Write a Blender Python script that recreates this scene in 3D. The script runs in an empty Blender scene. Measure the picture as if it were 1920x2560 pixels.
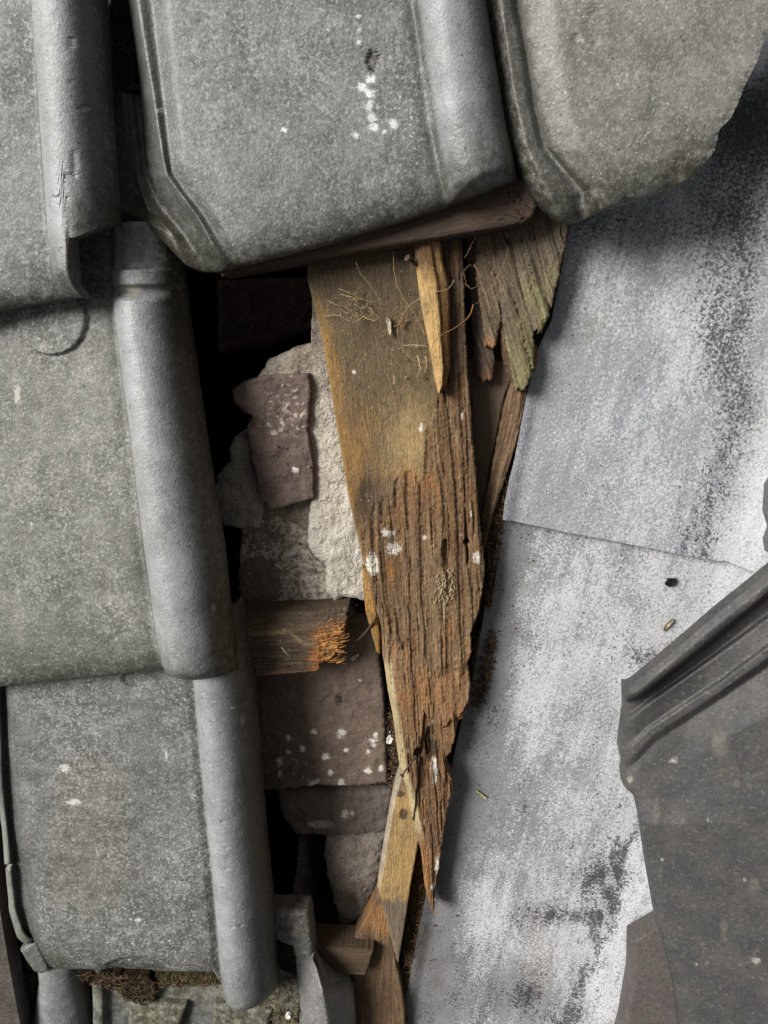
import bpy, math, random
import numpy as np
from mathutils import Matrix, Vector

# ------------------------------------------------------------------ camera
# Roof frame: z is the roof normal, x to the right of the picture, y up the slope.
PITCH = math.radians(38)
DIST, TX, TY, THALF = 0.668, 0.06, 0.27, 0.665
W0, H0 = 1920.0, 2560.0
ez = np.array([-TX, -TY, 1.0]); ez /= np.linalg.norm(ez)
ex = np.array([1.0, 0, 0]) - ez[0]*ez; ex /= np.linalg.norm(ex)
ey = np.cross(ez, ex)
R_C2R = np.stack([ex, ey, ez])                 # camera axes -> roof axes
CAM = R_C2R @ np.array([0, 0, DIST])           # camera position in the roof frame
cp, sp = math.cos(PITCH), math.sin(PITCH)
RW = np.array([[1, 0, 0], [0, cp, -sp], [0, sp, cp]])   # roof frame -> world
OFF = np.array([0, 0, 6.0])

scene = bpy.context.scene
col = scene.collection
cam_d = bpy.data.cameras.new('camera')
cam = bpy.data.objects.new('camera', cam_d)
col.objects.link(cam)
cam_d.sensor_fit = 'VERTICAL'
cam_d.sensor_height = 32.0
cam_d.lens = 16.0/THALF
cam_d.clip_start = 0.01
cam_d.clip_end = 500
rot = RW @ R_C2R
m4 = Matrix.Identity(4)
for i in range(3):
    for j in range(3):
        m4[i][j] = float(rot[i, j])
cw = RW @ CAM + OFF
for i in range(3):
    m4[i][3] = float(cw[i])
cam.matrix_world = m4
scene.camera = cam

# ------------------------------------------------------------------ light
SUN_ROOF = np.array([-0.70, 0.40, 0.70])       # towards the sun, in the roof frame
SUN_W = RW @ (SUN_ROOF/np.linalg.norm(SUN_ROOF))
world = bpy.data.worlds.new('World')
scene.world = world
world.use_nodes = True
wn = world.node_tree
sky = wn.nodes.new('ShaderNodeTexSky')
sky.sky_type = 'NISHITA'
sky.sun_disc = False
sky.sun_elevation = math.asin(SUN_W[2])
sky.sun_rotation = math.atan2(SUN_W[0], SUN_W[1])
sky.air_density = 0.8
sky.dust_density = 6.0
sky.ozone_density = 1.0
hs = wn.nodes.new('ShaderNodeHueSaturation')   # overcast: nearly colourless sky
hs.inputs['Saturation'].default_value = 0.04
wn.links.new(sky.outputs[0], hs.inputs['Color'])
wn.links.new(hs.outputs[0], wn.nodes['Background'].inputs['Color'])
wn.nodes['Background'].inputs['Strength'].default_value = 0.05
sun_d = bpy.data.lights.new('sun', 'SUN')
sun_d.energy = 5.0
sun_d.angle = math.radians(26)
sun_d.color = (1.0, 0.97, 0.93)
sun = bpy.data.objects.new('sun', sun_d)
col.objects.link(sun)
sun.rotation_euler = Vector(SUN_W).to_track_quat('Z', 'Y').to_euler()
sun.location = (0, 0, 12)
vs = scene.view_settings
vs.view_transform = 'Standard'
vs.look = 'None'
vs.gamma = 1.0
vs.exposure = 0.08
vs.use_curve_mapping = False

# ------------------------------------------------------------------ maths helpers
def P(px, py, h):
    """a picture point at height h above the roof plane -> roof frame x, y"""
    px = np.asarray(px, float); py = np.asarray(py, float)
    u = (px - W0/2)/(H0/2)*THALF
    v = (H0/2 - py)/(H0/2)*THALF
    d = [R_C2R[k, 0]*u + R_C2R[k, 1]*v - R_C2R[k, 2] for k in range(3)]
    t = (h - CAM[2])/d[2]
    return CAM[0] + t*d[0], CAM[1] + t*d[1]

def PX(X, Y, Z):
    q = np.stack([np.asarray(X, float) - CAM[0], np.asarray(Y, float) - CAM[1], np.asarray(Z, float) - CAM[2]])
    c = np.tensordot(R_C2R.T, q, axes=(1, 0))
    u = c[0]/-c[2]; v = c[1]/-c[2]
    return u/THALF*(H0/2) + W0/2, H0/2 - v/THALF*(H0/2)

def _hash(ix, iy, seed):
    h = (ix.astype(np.int64)*374761393 + iy.astype(np.int64)*668265263 + seed*1274126177) & 0xffffffff
    h = ((h ^ (h >> 13))*1274126177) & 0xffffffff
    h = (h ^ (h >> 16)) & 0xffffffff
    return h.astype(np.float64)/4294967296.0

def pn(x, y, seed=0):
    """gradient noise, about -1..1"""
    x, y = np.broadcast_arrays(np.asarray(x, float), np.asarray(y, float))
    x0 = np.floor(x); y0 = np.floor(y)
    fx = x - x0; fy = y - y0
    def g(dx, dy):
        a = _hash(x0 + dx, y0 + dy, seed)*2*np.pi
        return np.cos(a)*(fx - dx) + np.sin(a)*(fy - dy)
    wx = fx*fx*fx*(fx*(fx*6 - 15) + 10); wy = fy*fy*fy*(fy*(fy*6 - 15) + 10)
    n0 = g(0, 0)*(1 - wx) + g(1, 0)*wx
    n1 = g(0, 1)*(1 - wx) + g(1, 1)*wx
    return (n0*(1 - wy) + n1*wy)*1.5

def fbm(x, y, seed=0, octv=4, gain=0.5):
    r = 0; a = 1.0; f = 1.0; tot = 0
    for k in range(octv):
        r = r + a*pn(x*f, y*f, seed + 17*k); tot += a; a *= gain; f *= 2.03
    return r/tot

def ss(e0, e1, x):
    t = np.clip((x - e0)/(e1 - e0), 0, 1)
    return t*t*(3 - 2*t)

def lin(r, g, b):
    """8 bit picture colour -> linear"""
    c = np.array([r, g, b], float)/255
    return np.where(c < 0.04045, c/12.92, ((c + 0.055)/1.055)**2.4)

def mixc(c, m, k):
    k = np.clip(np.asarray(k, float), 0, 1)[..., None]
    return c*(1 - k) + np.asarray(m, float)*k

def resamp(pts, n, kind=None):
    pts = np.asarray(pts, float)
    if len(pts) == 1:
        return np.repeat(pts, n, 0)
    d = np.r_[0, np.cumsum(np.hypot(np.diff(pts[:, 0]), np.diff(pts[:, 1])) + 1e-9)]
    t = np.linspace(0, d[-1], n)
    return np.stack([np.interp(t, d, pts[:, k]) for k in range(pts.shape[1])], 1)

def blur(Z, n, axis):
    for _ in range(n):
        A = np.moveaxis(Z, axis, 0)
        B = A.copy()
        B[1:-1] = 0.25*A[:-2] + 0.5*A[1:-1] + 0.25*A[2:]
        Z = np.moveaxis(B, 0, axis)
    return Z

class Ctx:
    pass

def blob(c, x, y, rx, ry=None, jag=0.35, f=None, seed=5):
    """soft-edged uneven spot at a picture point"""
    ry = rx if ry is None else ry
    d = np.hypot((c.px - x)/rx, (c.py - y)/ry)
    f = f or 3.0/min(rx, ry)
    return ss(1.12, 0.78, d + jag*fbm(c.px*f, c.py*f, seed, 3))

def lich(c, x, y, r, seed=3):
    d = np.hypot(c.px - x, c.py - y)/r
    n = 0.85*fbm(c.px/(r*1.1), c.py/(r*0.9), seed, 4, 0.75)
    g = 0.62 + 0.6*fbm(c.px/(r*0.3), c.py/(r*0.3), seed + 3, 3)
    return ss(0.0, 0.6, 0.80 - d + n)*ss(1.9, 1.1, d)*np.clip(g, 0.15, 1)

def haze_spot(c, x, y, rx, ry=None):
    ry = rx if ry is None else ry
    return np.exp(-((c.px - x)/rx)**2 - ((c.py - y)/ry)**2)

# ------------------------------------------------------------------ mesh building
def mesh_from(name, V, quads, attrs, base=None, smooth=True, ngons=None):
    """V in the roof frame; returns mesh data and its base point in the world"""
    Wd = V @ RW.T + OFF
    base = Wd.mean(0) if base is None else base
    me = bpy.data.meshes.new(name)
    quads = np.asarray(quads, np.int32)
    k = quads.shape[1]
    me.vertices.add(len(V)); me.loops.add(quads.size); me.polygons.add(len(quads))
    me.vertices.foreach_set('co', (Wd - base).astype(np.float32).ravel())
    me.loops.foreach_set('vertex_index', quads.ravel())
    me.polygons.foreach_set('loop_start', np.arange(0, quads.size, k, dtype=np.int32))
    me.polygons.foreach_set('use_smooth', np.full(len(quads), smooth, bool))
    me.update(calc_edges=True)
    for an, av in attrs.items():
        av = np.asarray(av, np.float32)
        if an == 'Col':
            a = me.attributes.new(an, 'FLOAT_COLOR', 'POINT')
            a.data.foreach_set('color', np.c_[np.clip(av, 0, 1), np.ones(len(av), np.float32)].astype(np.float32).ravel())
        elif av.ndim == 2:
            a = me.attributes.new(an, 'FLOAT_VECTOR', 'POINT')
            a.data.foreach_set('vector', av.ravel())
        else:
            a = me.attributes.new(an, 'FLOAT', 'POINT')
            a.data.foreach_set('value', av)
    return me, base

def grid_mesh(name, X, Y, Z, th, attrs, full_bottom=False, zfloor=None, smooth=True, coarse=3):
    nt, ns = X.shape
    idx = np.arange(nt*ns).reshape(nt, ns)
    q = np.stack([idx[:-1, :-1], idx[1:, :-1], idx[1:, 1:], idx[:-1, 1:]], -1).reshape(-1, 4)
    V = [np.stack([X.ravel(), Y.ravel(), Z.ravel()], 1)]
    A = {k: [v.reshape(nt*ns, -1) if v.ndim == 3 else v.ravel()] for k, v in attrs.items()}
    Q = [q]; n = nt*ns
    if th > 0:
        loop = np.r_[idx[:, 0], idx[-1, 1:], idx[-2::-1, -1], idx[0, -2:0:-1]]
        top = V[0][loop]
        m = len(loop)
        rings = 3
        prev = None
        for r in range(rings):
            v = top.copy()
            low = (top[:, 2] - th) if zfloor is None else np.minimum(top[:, 2] - 0.001, zfloor)
            v[:, 2] = top[:, 2] + (low - top[:, 2])*r/(rings - 1)
            V.append(v)
            for k in A:
                av = A[k][0][loop].copy()
                if k == 'gp': av[:, 2] += v[:, 2] - top[:, 2]
                A[k].append(av)
            cur = n + np.arange(m); n += m
            if prev is not None:
                Q.append(np.stack([prev, np.roll(prev, -1), np.roll(cur, -1), cur], 1)[:, ::-1])
            prev = cur
        if full_bottom:
            ii = np.unique(np.r_[np.arange(0, nt, coarse), nt - 1]); jj = np.unique(np.r_[np.arange(0, ns, coarse), ns - 1])
            sub = idx[np.ix_(ii, jj)]
            v = V[0][sub.ravel()].copy(); v[:, 2] -= th
            b = n + np.arange(sub.size).reshape(sub.shape); n += sub.size
            V.append(v)
            for k in A:
                A[k].append(A[k][0][sub.ravel()])
            Q.append(np.stack([b[:-1, :-1], b[:-1, 1:], b[1:, 1:], b[1:, :-1]], -1).reshape(-1, 4))
    V = np.concatenate(V); Q = np.concatenate(Q)
    A = {k: np.concatenate(v) for k, v in A.items()}
    return mesh_from(name, V, Q, A, smooth=smooth)

def link(name, me, base, mat, parent=None, label=None, cat=None, group=None, kind=None):
    o = bpy.data.objects.new(name, me)
    col.objects.link(o)
    if mat is not None and me is not None and len(me.materials) == 0:
        me.materials.append(mat)
    b = Vector([float(v) for v in base])
    if parent is not None:
        o.parent = parent
        o.location = b - WL[parent.name]
    else:
        o.location = b
    WL[o.name] = b
    if label: o['label'] = label
    if cat: o['category'] = cat
    if group: o['group'] = group
    if kind: o['kind'] = kind
    return o
WL = {}

def empty(name, px, py, h, label, cat, group=None):
    x, y = P(px, py, h)
    o = link(name, None, RW @ np.array([x, y, h]) + OFF, None, None, label, cat, group)
    o.empty_display_size = 0.02
    return o

def loft(guides, nt, sp, arcs=None, du=0.0016, trunc=None):
    """guides: [(picture polyline, heights)], top to bottom, left to right.
    sp: passes of smoothing; arcs: {span: height(t) of the round roll above the span}"""
    arcs = arcs or {}
    gx = []; gy = []; gz = []
    t = np.linspace(0, 1, nt)
    for pts, h in guides:
        r = resamp(pts, nt)
        hh = np.full(nt, float(h)) if np.isscalar(h) else np.interp(t, np.linspace(0, 1, len(h)), h)
        x, y = P(r[:, 0], r[:, 1], hh)
        gx.append(x); gy.append(y); gz.append(hh)
    X = []; Y = []; Z = []; S = []; A = []; T_ = []
    for i in range(len(guides) - 1):
        w = np.hypot(gx[i+1] - gx[i], gy[i+1] - gy[i]).mean()
        n = max(3, int(w/du))
        f = np.linspace(0, 1, n, endpoint=(i == len(guides) - 2))
        for ff in f:
            te = t*trunc[i](ff) if trunc and i in trunc else t
            ip = lambda g: np.interp(te, t, g)
            T_.append(1.0 if te[-1] > 0.97 else 0.0)
            X.append(ip(gx[i])*(1 - ff) + ip(gx[i+1])*ff); Y.append(ip(gy[i])*(1 - ff) + ip(gy[i+1])*ff)
            Z.append(ip(gz[i])*(1 - ff) + ip(gz[i+1])*ff)
            S.append(np.full(nt, i + ff))
            if i in arcs:
                A.append(np.asarray(arcs[i](te, ff))*np.ones(nt))
            else:
                A.append(np.zeros(nt))
    X = np.array(X).T; Y = np.array(Y).T; Z = np.array(Z).T; S = np.array(S).T; A = np.array(A).T
    Z = blur(Z + A, sp, 1)
    c = Ctx(); c.X, c.Y, c.Z, c.S, c.arc = X, Y, Z, S, A
    c.full = np.array(T_)[None, :]*np.ones(X.shape)
    c.t = np.repeat(t[:, None], X.shape[1], 1)
    # distance (m) to the lower end
    seg = np.hypot(np.diff(X, axis=0), np.diff(Y, axis=0))
    L = np.r_[np.zeros((1, X.shape[1])), np.cumsum(seg, 0)]
    c.dend = L[-1][None] - L
    c.L = L
    return c

def patch(left, right, h, n=None, top=None, bottom=None, du=0.0012, jag=(0, 0, 0, 0), jf=500, seed=1, ang=None):
    """Coons patch between four picture polylines lying at height h (left, right go down; top, bottom go right)"""
    hh = h if callable(h) else (lambda px, py: np.full(np.shape(px), float(h)))
    def cv(pts, m):
        r = resamp(pts, m)
        z = hh(r[:, 0], r[:, 1])
        x, y = P(r[:, 0], r[:, 1], z)
        return np.stack([x, y], 1)
    top = top or [left[0], right[0]]
    bottom = bottom or [left[-1], right[-1]]
    l0 = cv(left, 200); t0 = cv(top, 200); b0 = cv(bottom, 200); r0 = cv(right, 200)
    ln = lambda a: np.hypot(*np.diff(a, axis=0).T).sum()
    nt = max(4, int(max(ln(l0), ln(r0))/du)); ns = max(4, int(max(ln(t0), ln(b0), np.hypot(*(l0 - r0).T).max())/du))
    Lc, Rc, Tc, Bc = cv(left, nt), cv(right, nt), cv(top, ns), cv(bottom, ns)
    def jit(c, amp, sd):
        if amp:
            d = np.r_[0, np.cumsum(np.hypot(*np.diff(c, axis=0).T))]
            tan = np.gradient(c, axis=0); tan /= np.linalg.norm(tan, axis=1)[:, None] + 1e-9
            nrm = np.stack([-tan[:, 1], tan[:, 0]], 1)
            w = np.minimum(1, np.minimum(np.arange(len(c)), np.arange(len(c))[::-1])/4.0)
            c = c + nrm*(amp*w*fbm(d*jf, d*0, seed + sd, 4, 0.6))[:, None]
        return c
    Lc, Rc, Tc, Bc = jit(Lc, jag[0], 1), jit(Rc, jag[1], 2), jit(Tc, jag[2], 3), jit(Bc, jag[3], 4)
    s = np.linspace(0, 1, ns)[None, :, None]; t = np.linspace(0, 1, nt)[:, None, None]
    C = (1 - s)*Lc[:, None] + s*Rc[:, None] + (1 - t)*Tc[None] + t*Bc[None]
    C = C - ((1 - s)*(1 - t)*Lc[0] + s*(1 - t)*Rc[0] + (1 - s)*t*Lc[-1] + s*t*Rc[-1])
    c = Ctx(); c.X, c.Y = C[..., 0], C[..., 1]
    c.s = np.repeat(s[:, :, 0], nt, 0); c.t = np.repeat(t[:, :, 0], ns, 1)
    z0 = float(np.mean(hh(np.array([left[0][0], right[-1][0]]), np.array([left[0][1], right[-1][1]]))))
    c.px, c.py = PX(c.X, c.Y, np.full(c.X.shape, z0))
    if ang is None:
        mid = 0.5*(Lc + Rc); d = mid[-1] - mid[0]
    else:
        d = np.array(ang, float)
    d = d/np.linalg.norm(d)
    c.b = c.X*d[0] + c.Y*d[1]; c.a = -c.X*d[1] + c.Y*d[0]
    # distance to the nearest rim, in metres (approx.)
    wid = np.hypot(*(Rc - Lc).T)[:, None]; hei = np.hypot(*(Bc - Tc).T)[None]
    c.rim = np.minimum(np.minimum(c.s, 1 - c.s)*wid, np.minimum(c.t, 1 - c.t)*hei)
    c.dl = c.s*wid; c.dr = (1 - c.s)*wid; c.dt = c.t*hei; c.db = (1 - c.t)*hei
    c.z0 = z0
    return c

def tube(pts, r, n=6, taper=0.5):
    """closed-ended thin tube through roof-frame points"""
    pts = np.asarray(pts, float)
    m = len(pts)
    tan = np.gradient(pts, axis=0); tan /= np.linalg.norm(tan, axis=1)[:, None] + 1e-12
    up = np.array([0.0, 0, 1]); s1 = np.cross(tan, up); bad = np.linalg.norm(s1, axis=1) < 1e-3
    s1[bad] = np.array([1.0, 0, 0]); s1 /= np.linalg.norm(s1, axis=1)[:, None]
    s2 = np.cross(s1, tan)
    rr = (np.full(m, r) if np.isscalar(r) else np.asarray(r))*np.linspace(1, taper, m)
    a = np.linspace(0, 2*np.pi, n, endpoint=False)
    V = pts[:, None] + rr[:, None, None]*(np.cos(a)[None, :, None]*s1[:, None] + np.sin(a)[None, :, None]*s2[:, None])
    V = V.reshape(-1, 3)
    i = np.arange(m - 1)[:, None]*n; j = np.arange(n)[None]
    Q = np.stack([i + j, i + (j + 1) % n, i + n + (j + 1) % n, i + n + j], -1).reshape(-1, 4)
    caps = []
    for base in (0, (m - 1)*n):
        for k in range(1, n - 2, 2):
            caps.append([base, base + k, base + k + 1, base + k + 2])
    return V, np.r_[Q, np.array(caps)]

def merge(parts):
    V = []; Q = []; n = 0
    for v, q in parts:
        V.append(v); Q.append(q + n); n += len(v)
    return np.concatenate(V), np.concatenate(Q)

# ------------------------------------------------------------------ materials
def material(name, layers=(), bumps=(), rough=0.8, spec=0.3, rough_layer=None, metallic=0.0, rough_attr=None):
    m = bpy.data.materials.new(name); m.use_nodes = True
    nt = m.node_tree; N = nt.nodes; L = nt.links
    bs = N['Principled BSDF']
    at = N.new('ShaderNodeAttribute'); at.attribute_name = 'Col'
    gp = N.new('ShaderNodeAttribute'); gp.attribute_name = 'gp'
    cur = at.outputs['Color']
    def noise(sc, det=4, rg=0.55, off=(0, 0, 0)):
        mp = N.new('ShaderNodeMapping'); mp.inputs['Scale'].default_value = sc; mp.inputs['Location'].default_value = off
        L.new(gp.outputs['Vector'], mp.inputs['Vector'])
        nz = N.new('ShaderNodeTexNoise'); nz.inputs['Scale'].default_value = 1.0
        nz.inputs['Detail'].default_value = det; nz.inputs['Roughness'].default_value = rg
        L.new(mp.outputs[0], nz.inputs['Vector'])
        return nz.outputs['Fac']
    def math_(op, a, b=None, clamp=False):
        x = N.new('ShaderNodeMath'); x.operation = op; x.use_clamp = clamp
        for k, v in enumerate((a, b)):
            if v is None: continue
            if isinstance(v, (int, float)): x.inputs[k].default_value = v
            else: L.new(v, x.inputs[k])
        return x.outputs[0]
    def fac_of(l, k):
        sc = l['sc']; sc = (sc, sc, sc) if isinstance(sc, (int, float)) else sc
        f = noise(sc, l.get('det', 4), l.get('rg', 0.55), (k*3.7, k*1.3, k*2.1))
        if 'dens' in l:
            a = N.new('ShaderNodeAttribute'); a.attribute_name = l['dens']
            f = math_('ADD', f, a.outputs['Fac'])
        mr = N.new('ShaderNodeMapRange'); mr.inputs['From Min'].default_value = l['lo']; mr.inputs['From Max'].default_value = l['hi']
        mr.clamp = True
        L.new(f, mr.inputs['Value'])
        f = mr.outputs[0]
        if l.get('amt', 1) != 1: f = math_('MULTIPLY', f, l['amt'])
        if 'mask' in l:
            a = N.new('ShaderNodeAttribute'); a.attribute_name = l['mask']
            f = math_('MULTIPLY', f, a.outputs['Fac'], True)
        return f
    for k, l in enumerate(layers):
        f = fac_of(l, k + 1)
        mx = N.new('ShaderNodeMix'); mx.data_type = 'RGBA'; mx.blend_type = l.get('mode', 'MIX')
        L.new(f, mx.inputs['Factor']); L.new(cur, mx.inputs['A'])
        mx.inputs['B'].default_value = (*l['col'], 1)
        cur = mx.outputs['Result']
    L.new(cur, bs.inputs['Base Color'])
    bs.inputs['Specular IOR Level'].default_value = spec
    bs.inputs['Metallic'].default_value = metallic
    if rough_attr:
        a = N.new('ShaderNodeAttribute'); a.attribute_name = rough_attr[0]
        mr = N.new('ShaderNodeMapRange'); mr.inputs['To Min'].default_value = rough_attr[1]; mr.inputs['To Max'].default_value = rough_attr[2]
        L.new(a.outputs['Fac'], mr.inputs['Value']); L.new(mr.outputs[0], bs.inputs['Roughness'])
    elif rough_layer:
        mr = N.new('ShaderNodeMapRange'); mr.inputs['To Min'].default_value = rough_layer['r0']; mr.inputs['To Max'].default_value = rough_layer['r1']
        L.new(fac_of(rough_layer, 9), mr.inputs['Value'])
        L.new(mr.outputs[0], bs.inputs['Roughness'])
    else:
        bs.inputs['Roughness'].default_value = rough
    nrm = None
    for k, bb in enumerate(bumps):
        sc, det, dist = bb[:3]
        sc = (sc, sc, sc) if isinstance(sc, (int, float)) else sc
        b = N.new('ShaderNodeBump'); b.inputs['Strength'].default_value = 1.0; b.inputs['Distance'].default_value = dist
        hn = noise(sc, det, 0.6, (k*5.1 + 2, 0, 1))
        if len(bb) > 3:
            a = N.new('ShaderNodeAttribute'); a.attribute_name = bb[3]
            hn = math_('MULTIPLY', hn, a.outputs['Fac'])
        L.new(hn, b.inputs['Height'])
        if nrm is not None: L.new(nrm, b.inputs['Normal'])
        nrm = b.outputs[0]
    if nrm is not None: L.new(nrm, bs.inputs['Normal'])
    return m

M_TILE = material('weathered_concrete_tile', layers=[
    dict(sc=22, det=6, rg=0.7, lo=0.36, hi=0.64, col=(0.50, 0.50, 0.49), mode='MULTIPLY', amt=0.75),
    dict(sc=70, det=6, rg=0.8, lo=0.46, hi=0.66, col=lin(176, 176, 172), amt=0.5, mask='spk'),
    dict(sc=330, det=4, rg=0.8, lo=0.50, hi=0.64, col=lin(186, 186, 182), amt=0.7, mask='spk'),
    dict(sc=400, det=4, rg=0.8, lo=0.50, hi=0.62, col=lin(46, 46, 44), amt=0.72, mask='spk'),
    dict(sc=420, det=2, rg=0.6, lo=0.66, hi=0.72, col=lin(225, 225, 220), amt=0.8, mask='lich'),
    dict(sc=260, det=2, rg=0.5, lo=0.70, hi=0.73, col=lin(35, 34, 30), amt=0.7),
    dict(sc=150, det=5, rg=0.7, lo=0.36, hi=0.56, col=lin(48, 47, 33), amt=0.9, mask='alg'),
], bumps=[(520, 4, 0.0005), (70, 4, 0.0008)], spec=0.5,
    rough_attr=('spk', 0.34, 0.72))
M_DTILE = material('dark_glazed_concrete_tile', layers=[
    dict(sc=30, det=5, rg=0.65, lo=0.40, hi=0.65, col=lin(88, 84, 79), amt=0.5),
    dict(sc=220, det=5, rg=0.75, lo=0.56, hi=0.66, col=lin(120, 114, 106), amt=0.5),
    dict(sc=420, det=3, rg=0.6, lo=0.66, hi=0.72, col=lin(160, 156, 148), amt=0.4),
    dict(sc=300, det=4, rg=0.7, lo=0.55, hi=0.65, col=lin(40, 38, 36), amt=0.5),
], bumps=[(380, 4, 0.0004)], spec=0.35, rough_layer=dict(sc=90, det=3, lo=0.3, hi=0.7, r0=0.45, r1=0.7))
M_METAL = material('patinated_lead_sheet', layers=[
    dict(sc=(14, 9, 14), det=7, rg=0.75, lo=0.38, hi=0.64, col=lin(148, 150, 154), amt=0.6),
    dict(sc=(50, 30, 50), det=8, rg=0.85, dens='wht', lo=0.84, hi=1.08, col=lin(176, 177, 179), amt=0.65),
    dict(sc=430, det=3, rg=0.75, dens='wht', lo=0.87, hi=1.00, col=lin(194, 195, 197), amt=0.85),
    dict(sc=(36, 20, 36), det=8, rg=0.88, dens='drk', lo=0.88, hi=1.06, col=lin(50, 50, 52), amt=0.5),
    dict(sc=380, det=3, rg=0.75, dens='drk', lo=0.84, hi=0.93, col=lin(36, 36, 38), amt=0.8),
    dict(sc=400, det=4, rg=0.8, lo=0.50, hi=0.66, col=lin(66, 66, 68), amt=0.45),
], bumps=[(400, 4, 0.0008), (40, 3, 0.0008)], spec=0.4, metallic=0.0,
    rough_layer=dict(sc=150, det=4, lo=0.35, hi=0.65, r0=0.45, r1=0.68))
M_WOOD = material('weathered_wood', layers=[
    dict(sc=(1100, 40, 700), det=6, rg=0.75, lo=0.47, hi=0.66, col=(0.24, 0.20, 0.17), mode='MULTIPLY', amt=0.8, mask='grn'),
    dict(sc=(600, 30, 500), det=5, rg=0.75, lo=0.52, hi=0.70, col=lin(192, 172, 140), amt=0.45, mask='grn'),
    dict(sc=(330, 200, 330), det=5, rg=0.75, lo=0.54, hi=0.68, col=lin(50, 38, 28), amt=0.6),
    dict(sc=(60, 40, 60), det=5, rg=0.7, lo=0.45, hi=0.68, col=lin(96, 84, 70), amt=0.5),
    dict(sc=480, det=3, rg=0.7, lo=0.62, hi=0.70, col=lin(196, 182, 156), amt=0.5),
], bumps=[((1100, 40, 700), 6, 0.0014, 'grn'), ((520, 330, 520), 4, 0.0012)], rough=0.85, spec=0.2)
M_DWOOD = material('dusty_sawn_wood', layers=[
    dict(sc=(900, 60, 900), det=5, rg=0.7, lo=0.50, hi=0.66, col=(0.45, 0.42, 0.40), mode='MULTIPLY', amt=0.6),
    dict(sc=500, det=4, rg=0.7, lo=0.58, hi=0.70, col=lin(130, 112, 90), amt=0.35),
], bumps=[((900, 60, 900), 4, 0.0005), (700, 3, 0.0003)], rough=0.9, spec=0.15)
M_BRICK = material('old_brick', layers=[
    dict(sc=60, det=5, rg=0.65, lo=0.38, hi=0.65, col=(0.6, 0.58, 0.58), mode='MULTIPLY', amt=0.6),
    dict(sc=420, det=4, rg=0.7, lo=0.58, hi=0.70, col=lin(176, 160, 150), amt=0.35),
    dict(sc=170, det=5, rg=0.75, dens='mort', lo=1.0, hi=1.1, col=lin(196, 186, 172), amt=0.85),
    dict(sc=350, det=3, rg=0.6, lo=0.62, hi=0.72, col=lin(36, 28, 26), amt=0.5),
], bumps=[(300, 5, 0.0012), (80, 4, 0.0015)], rough=0.9, spec=0.2)
M_MORTAR = material('lime_mortar', layers=[
    dict(sc=70, det=5, rg=0.6, lo=0.40, hi=0.65, col=(0.66, 0.62, 0.58), mode='MULTIPLY', amt=0.6),
    dict(sc=520, det=3, rg=0.7, lo=0.55, hi=0.66, col=lin(84, 75, 66), amt=0.75),
    dict(sc=380, det=3, rg=0.7, lo=0.58, hi=0.70, col=lin(226, 220, 208), amt=0.4),
], bumps=[(380, 5, 0.0022), (120, 5, 0.003)], rough=0.95, spec=0.1)
M_SOIL = material('dark_litter', layers=[
    dict(sc=400, det=5, rg=0.75, lo=0.55, hi=0.68, col=lin(128, 104, 74), amt=0.7),
    dict(sc=250, det=4, rg=0.7, lo=0.52, hi=0.62, col=lin(24, 19, 14), amt=0.8),
], bumps=[(350, 5, 0.003)], rough=1.0, spec=0.05)
M_PLAIN = material('fibre_and_scrap', layers=[
    dict(sc=600, det=3, lo=0.45, hi=0.65, col=(0.5, 0.45, 0.4), mode='MULTIPLY', amt=0.6)], rough=0.8, spec=0.2)
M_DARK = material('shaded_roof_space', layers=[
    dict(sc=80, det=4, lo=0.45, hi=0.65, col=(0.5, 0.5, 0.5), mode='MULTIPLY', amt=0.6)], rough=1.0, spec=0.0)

def finish(c):
    c.px, c.py = PX(c.X, c.Y, c.Z)

# ================================================================== the roof space
def box_mesh(x0, x1, y0, y1, z0, z1):
    v = np.array([[x, y, z] for z in (z0, z1) for y in (y0, y1) for x in (x0, x1)], float)
    q = np.array([[0, 1, 3, 2], [0, 1, 5, 4], [1, 3, 7, 5], [3, 2, 6, 7], [2, 0, 4, 6]])   # open upwards, seen from inside
    return v, q
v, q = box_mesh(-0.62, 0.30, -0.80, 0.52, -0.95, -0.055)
me, b = mesh_from('roof_space', v, q, dict(Col=np.tile(lin(22, 20, 18), (len(v), 1)), gp=v), smooth=False)  # near-black colour stands for the deep shade of the void
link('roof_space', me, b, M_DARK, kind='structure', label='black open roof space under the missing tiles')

# ================================================================== lead valley
VX = P(np.array([1920.0, 1480.0]), np.array([1037.0, 2430.0]), -0.035)
V0 = np.array([VX[0][0], VX[1][0]]); V1 = np.array([VX[0][1], VX[1][1]])
VD = (V1 - V0)/np.linalg.norm(V1 - V0)
VN = np.array([-VD[1], VD[0]])          # to the right of the downhill valley line
TANV = math.tan(math.radians(13))
def vdist(X, Y):
    return (X - V0[0])*VN[0] + (Y - V0[1])*VN[1]
def zval(X, Y, base=-0.035):
    d = vdist(X, Y)
    soft = 0.0025
    return base + TANV*0.5*(d + np.sqrt(d*d + soft*soft)) 
def Pv(px, py, lift=0.0):
    """picture point on the valley surface, raised by lift"""
    h = np.full(np.shape(px), -0.035 + lift)
    for _ in range(12):
        x, y = P(px, py, h)
        h = zval(x, y) + lift
    return x, y, h

def hsurf(lift=0.0):
    return lambda px, py: Pv(np.asarray(px, float), np.asarray(py, float), lift)[2]

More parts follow.
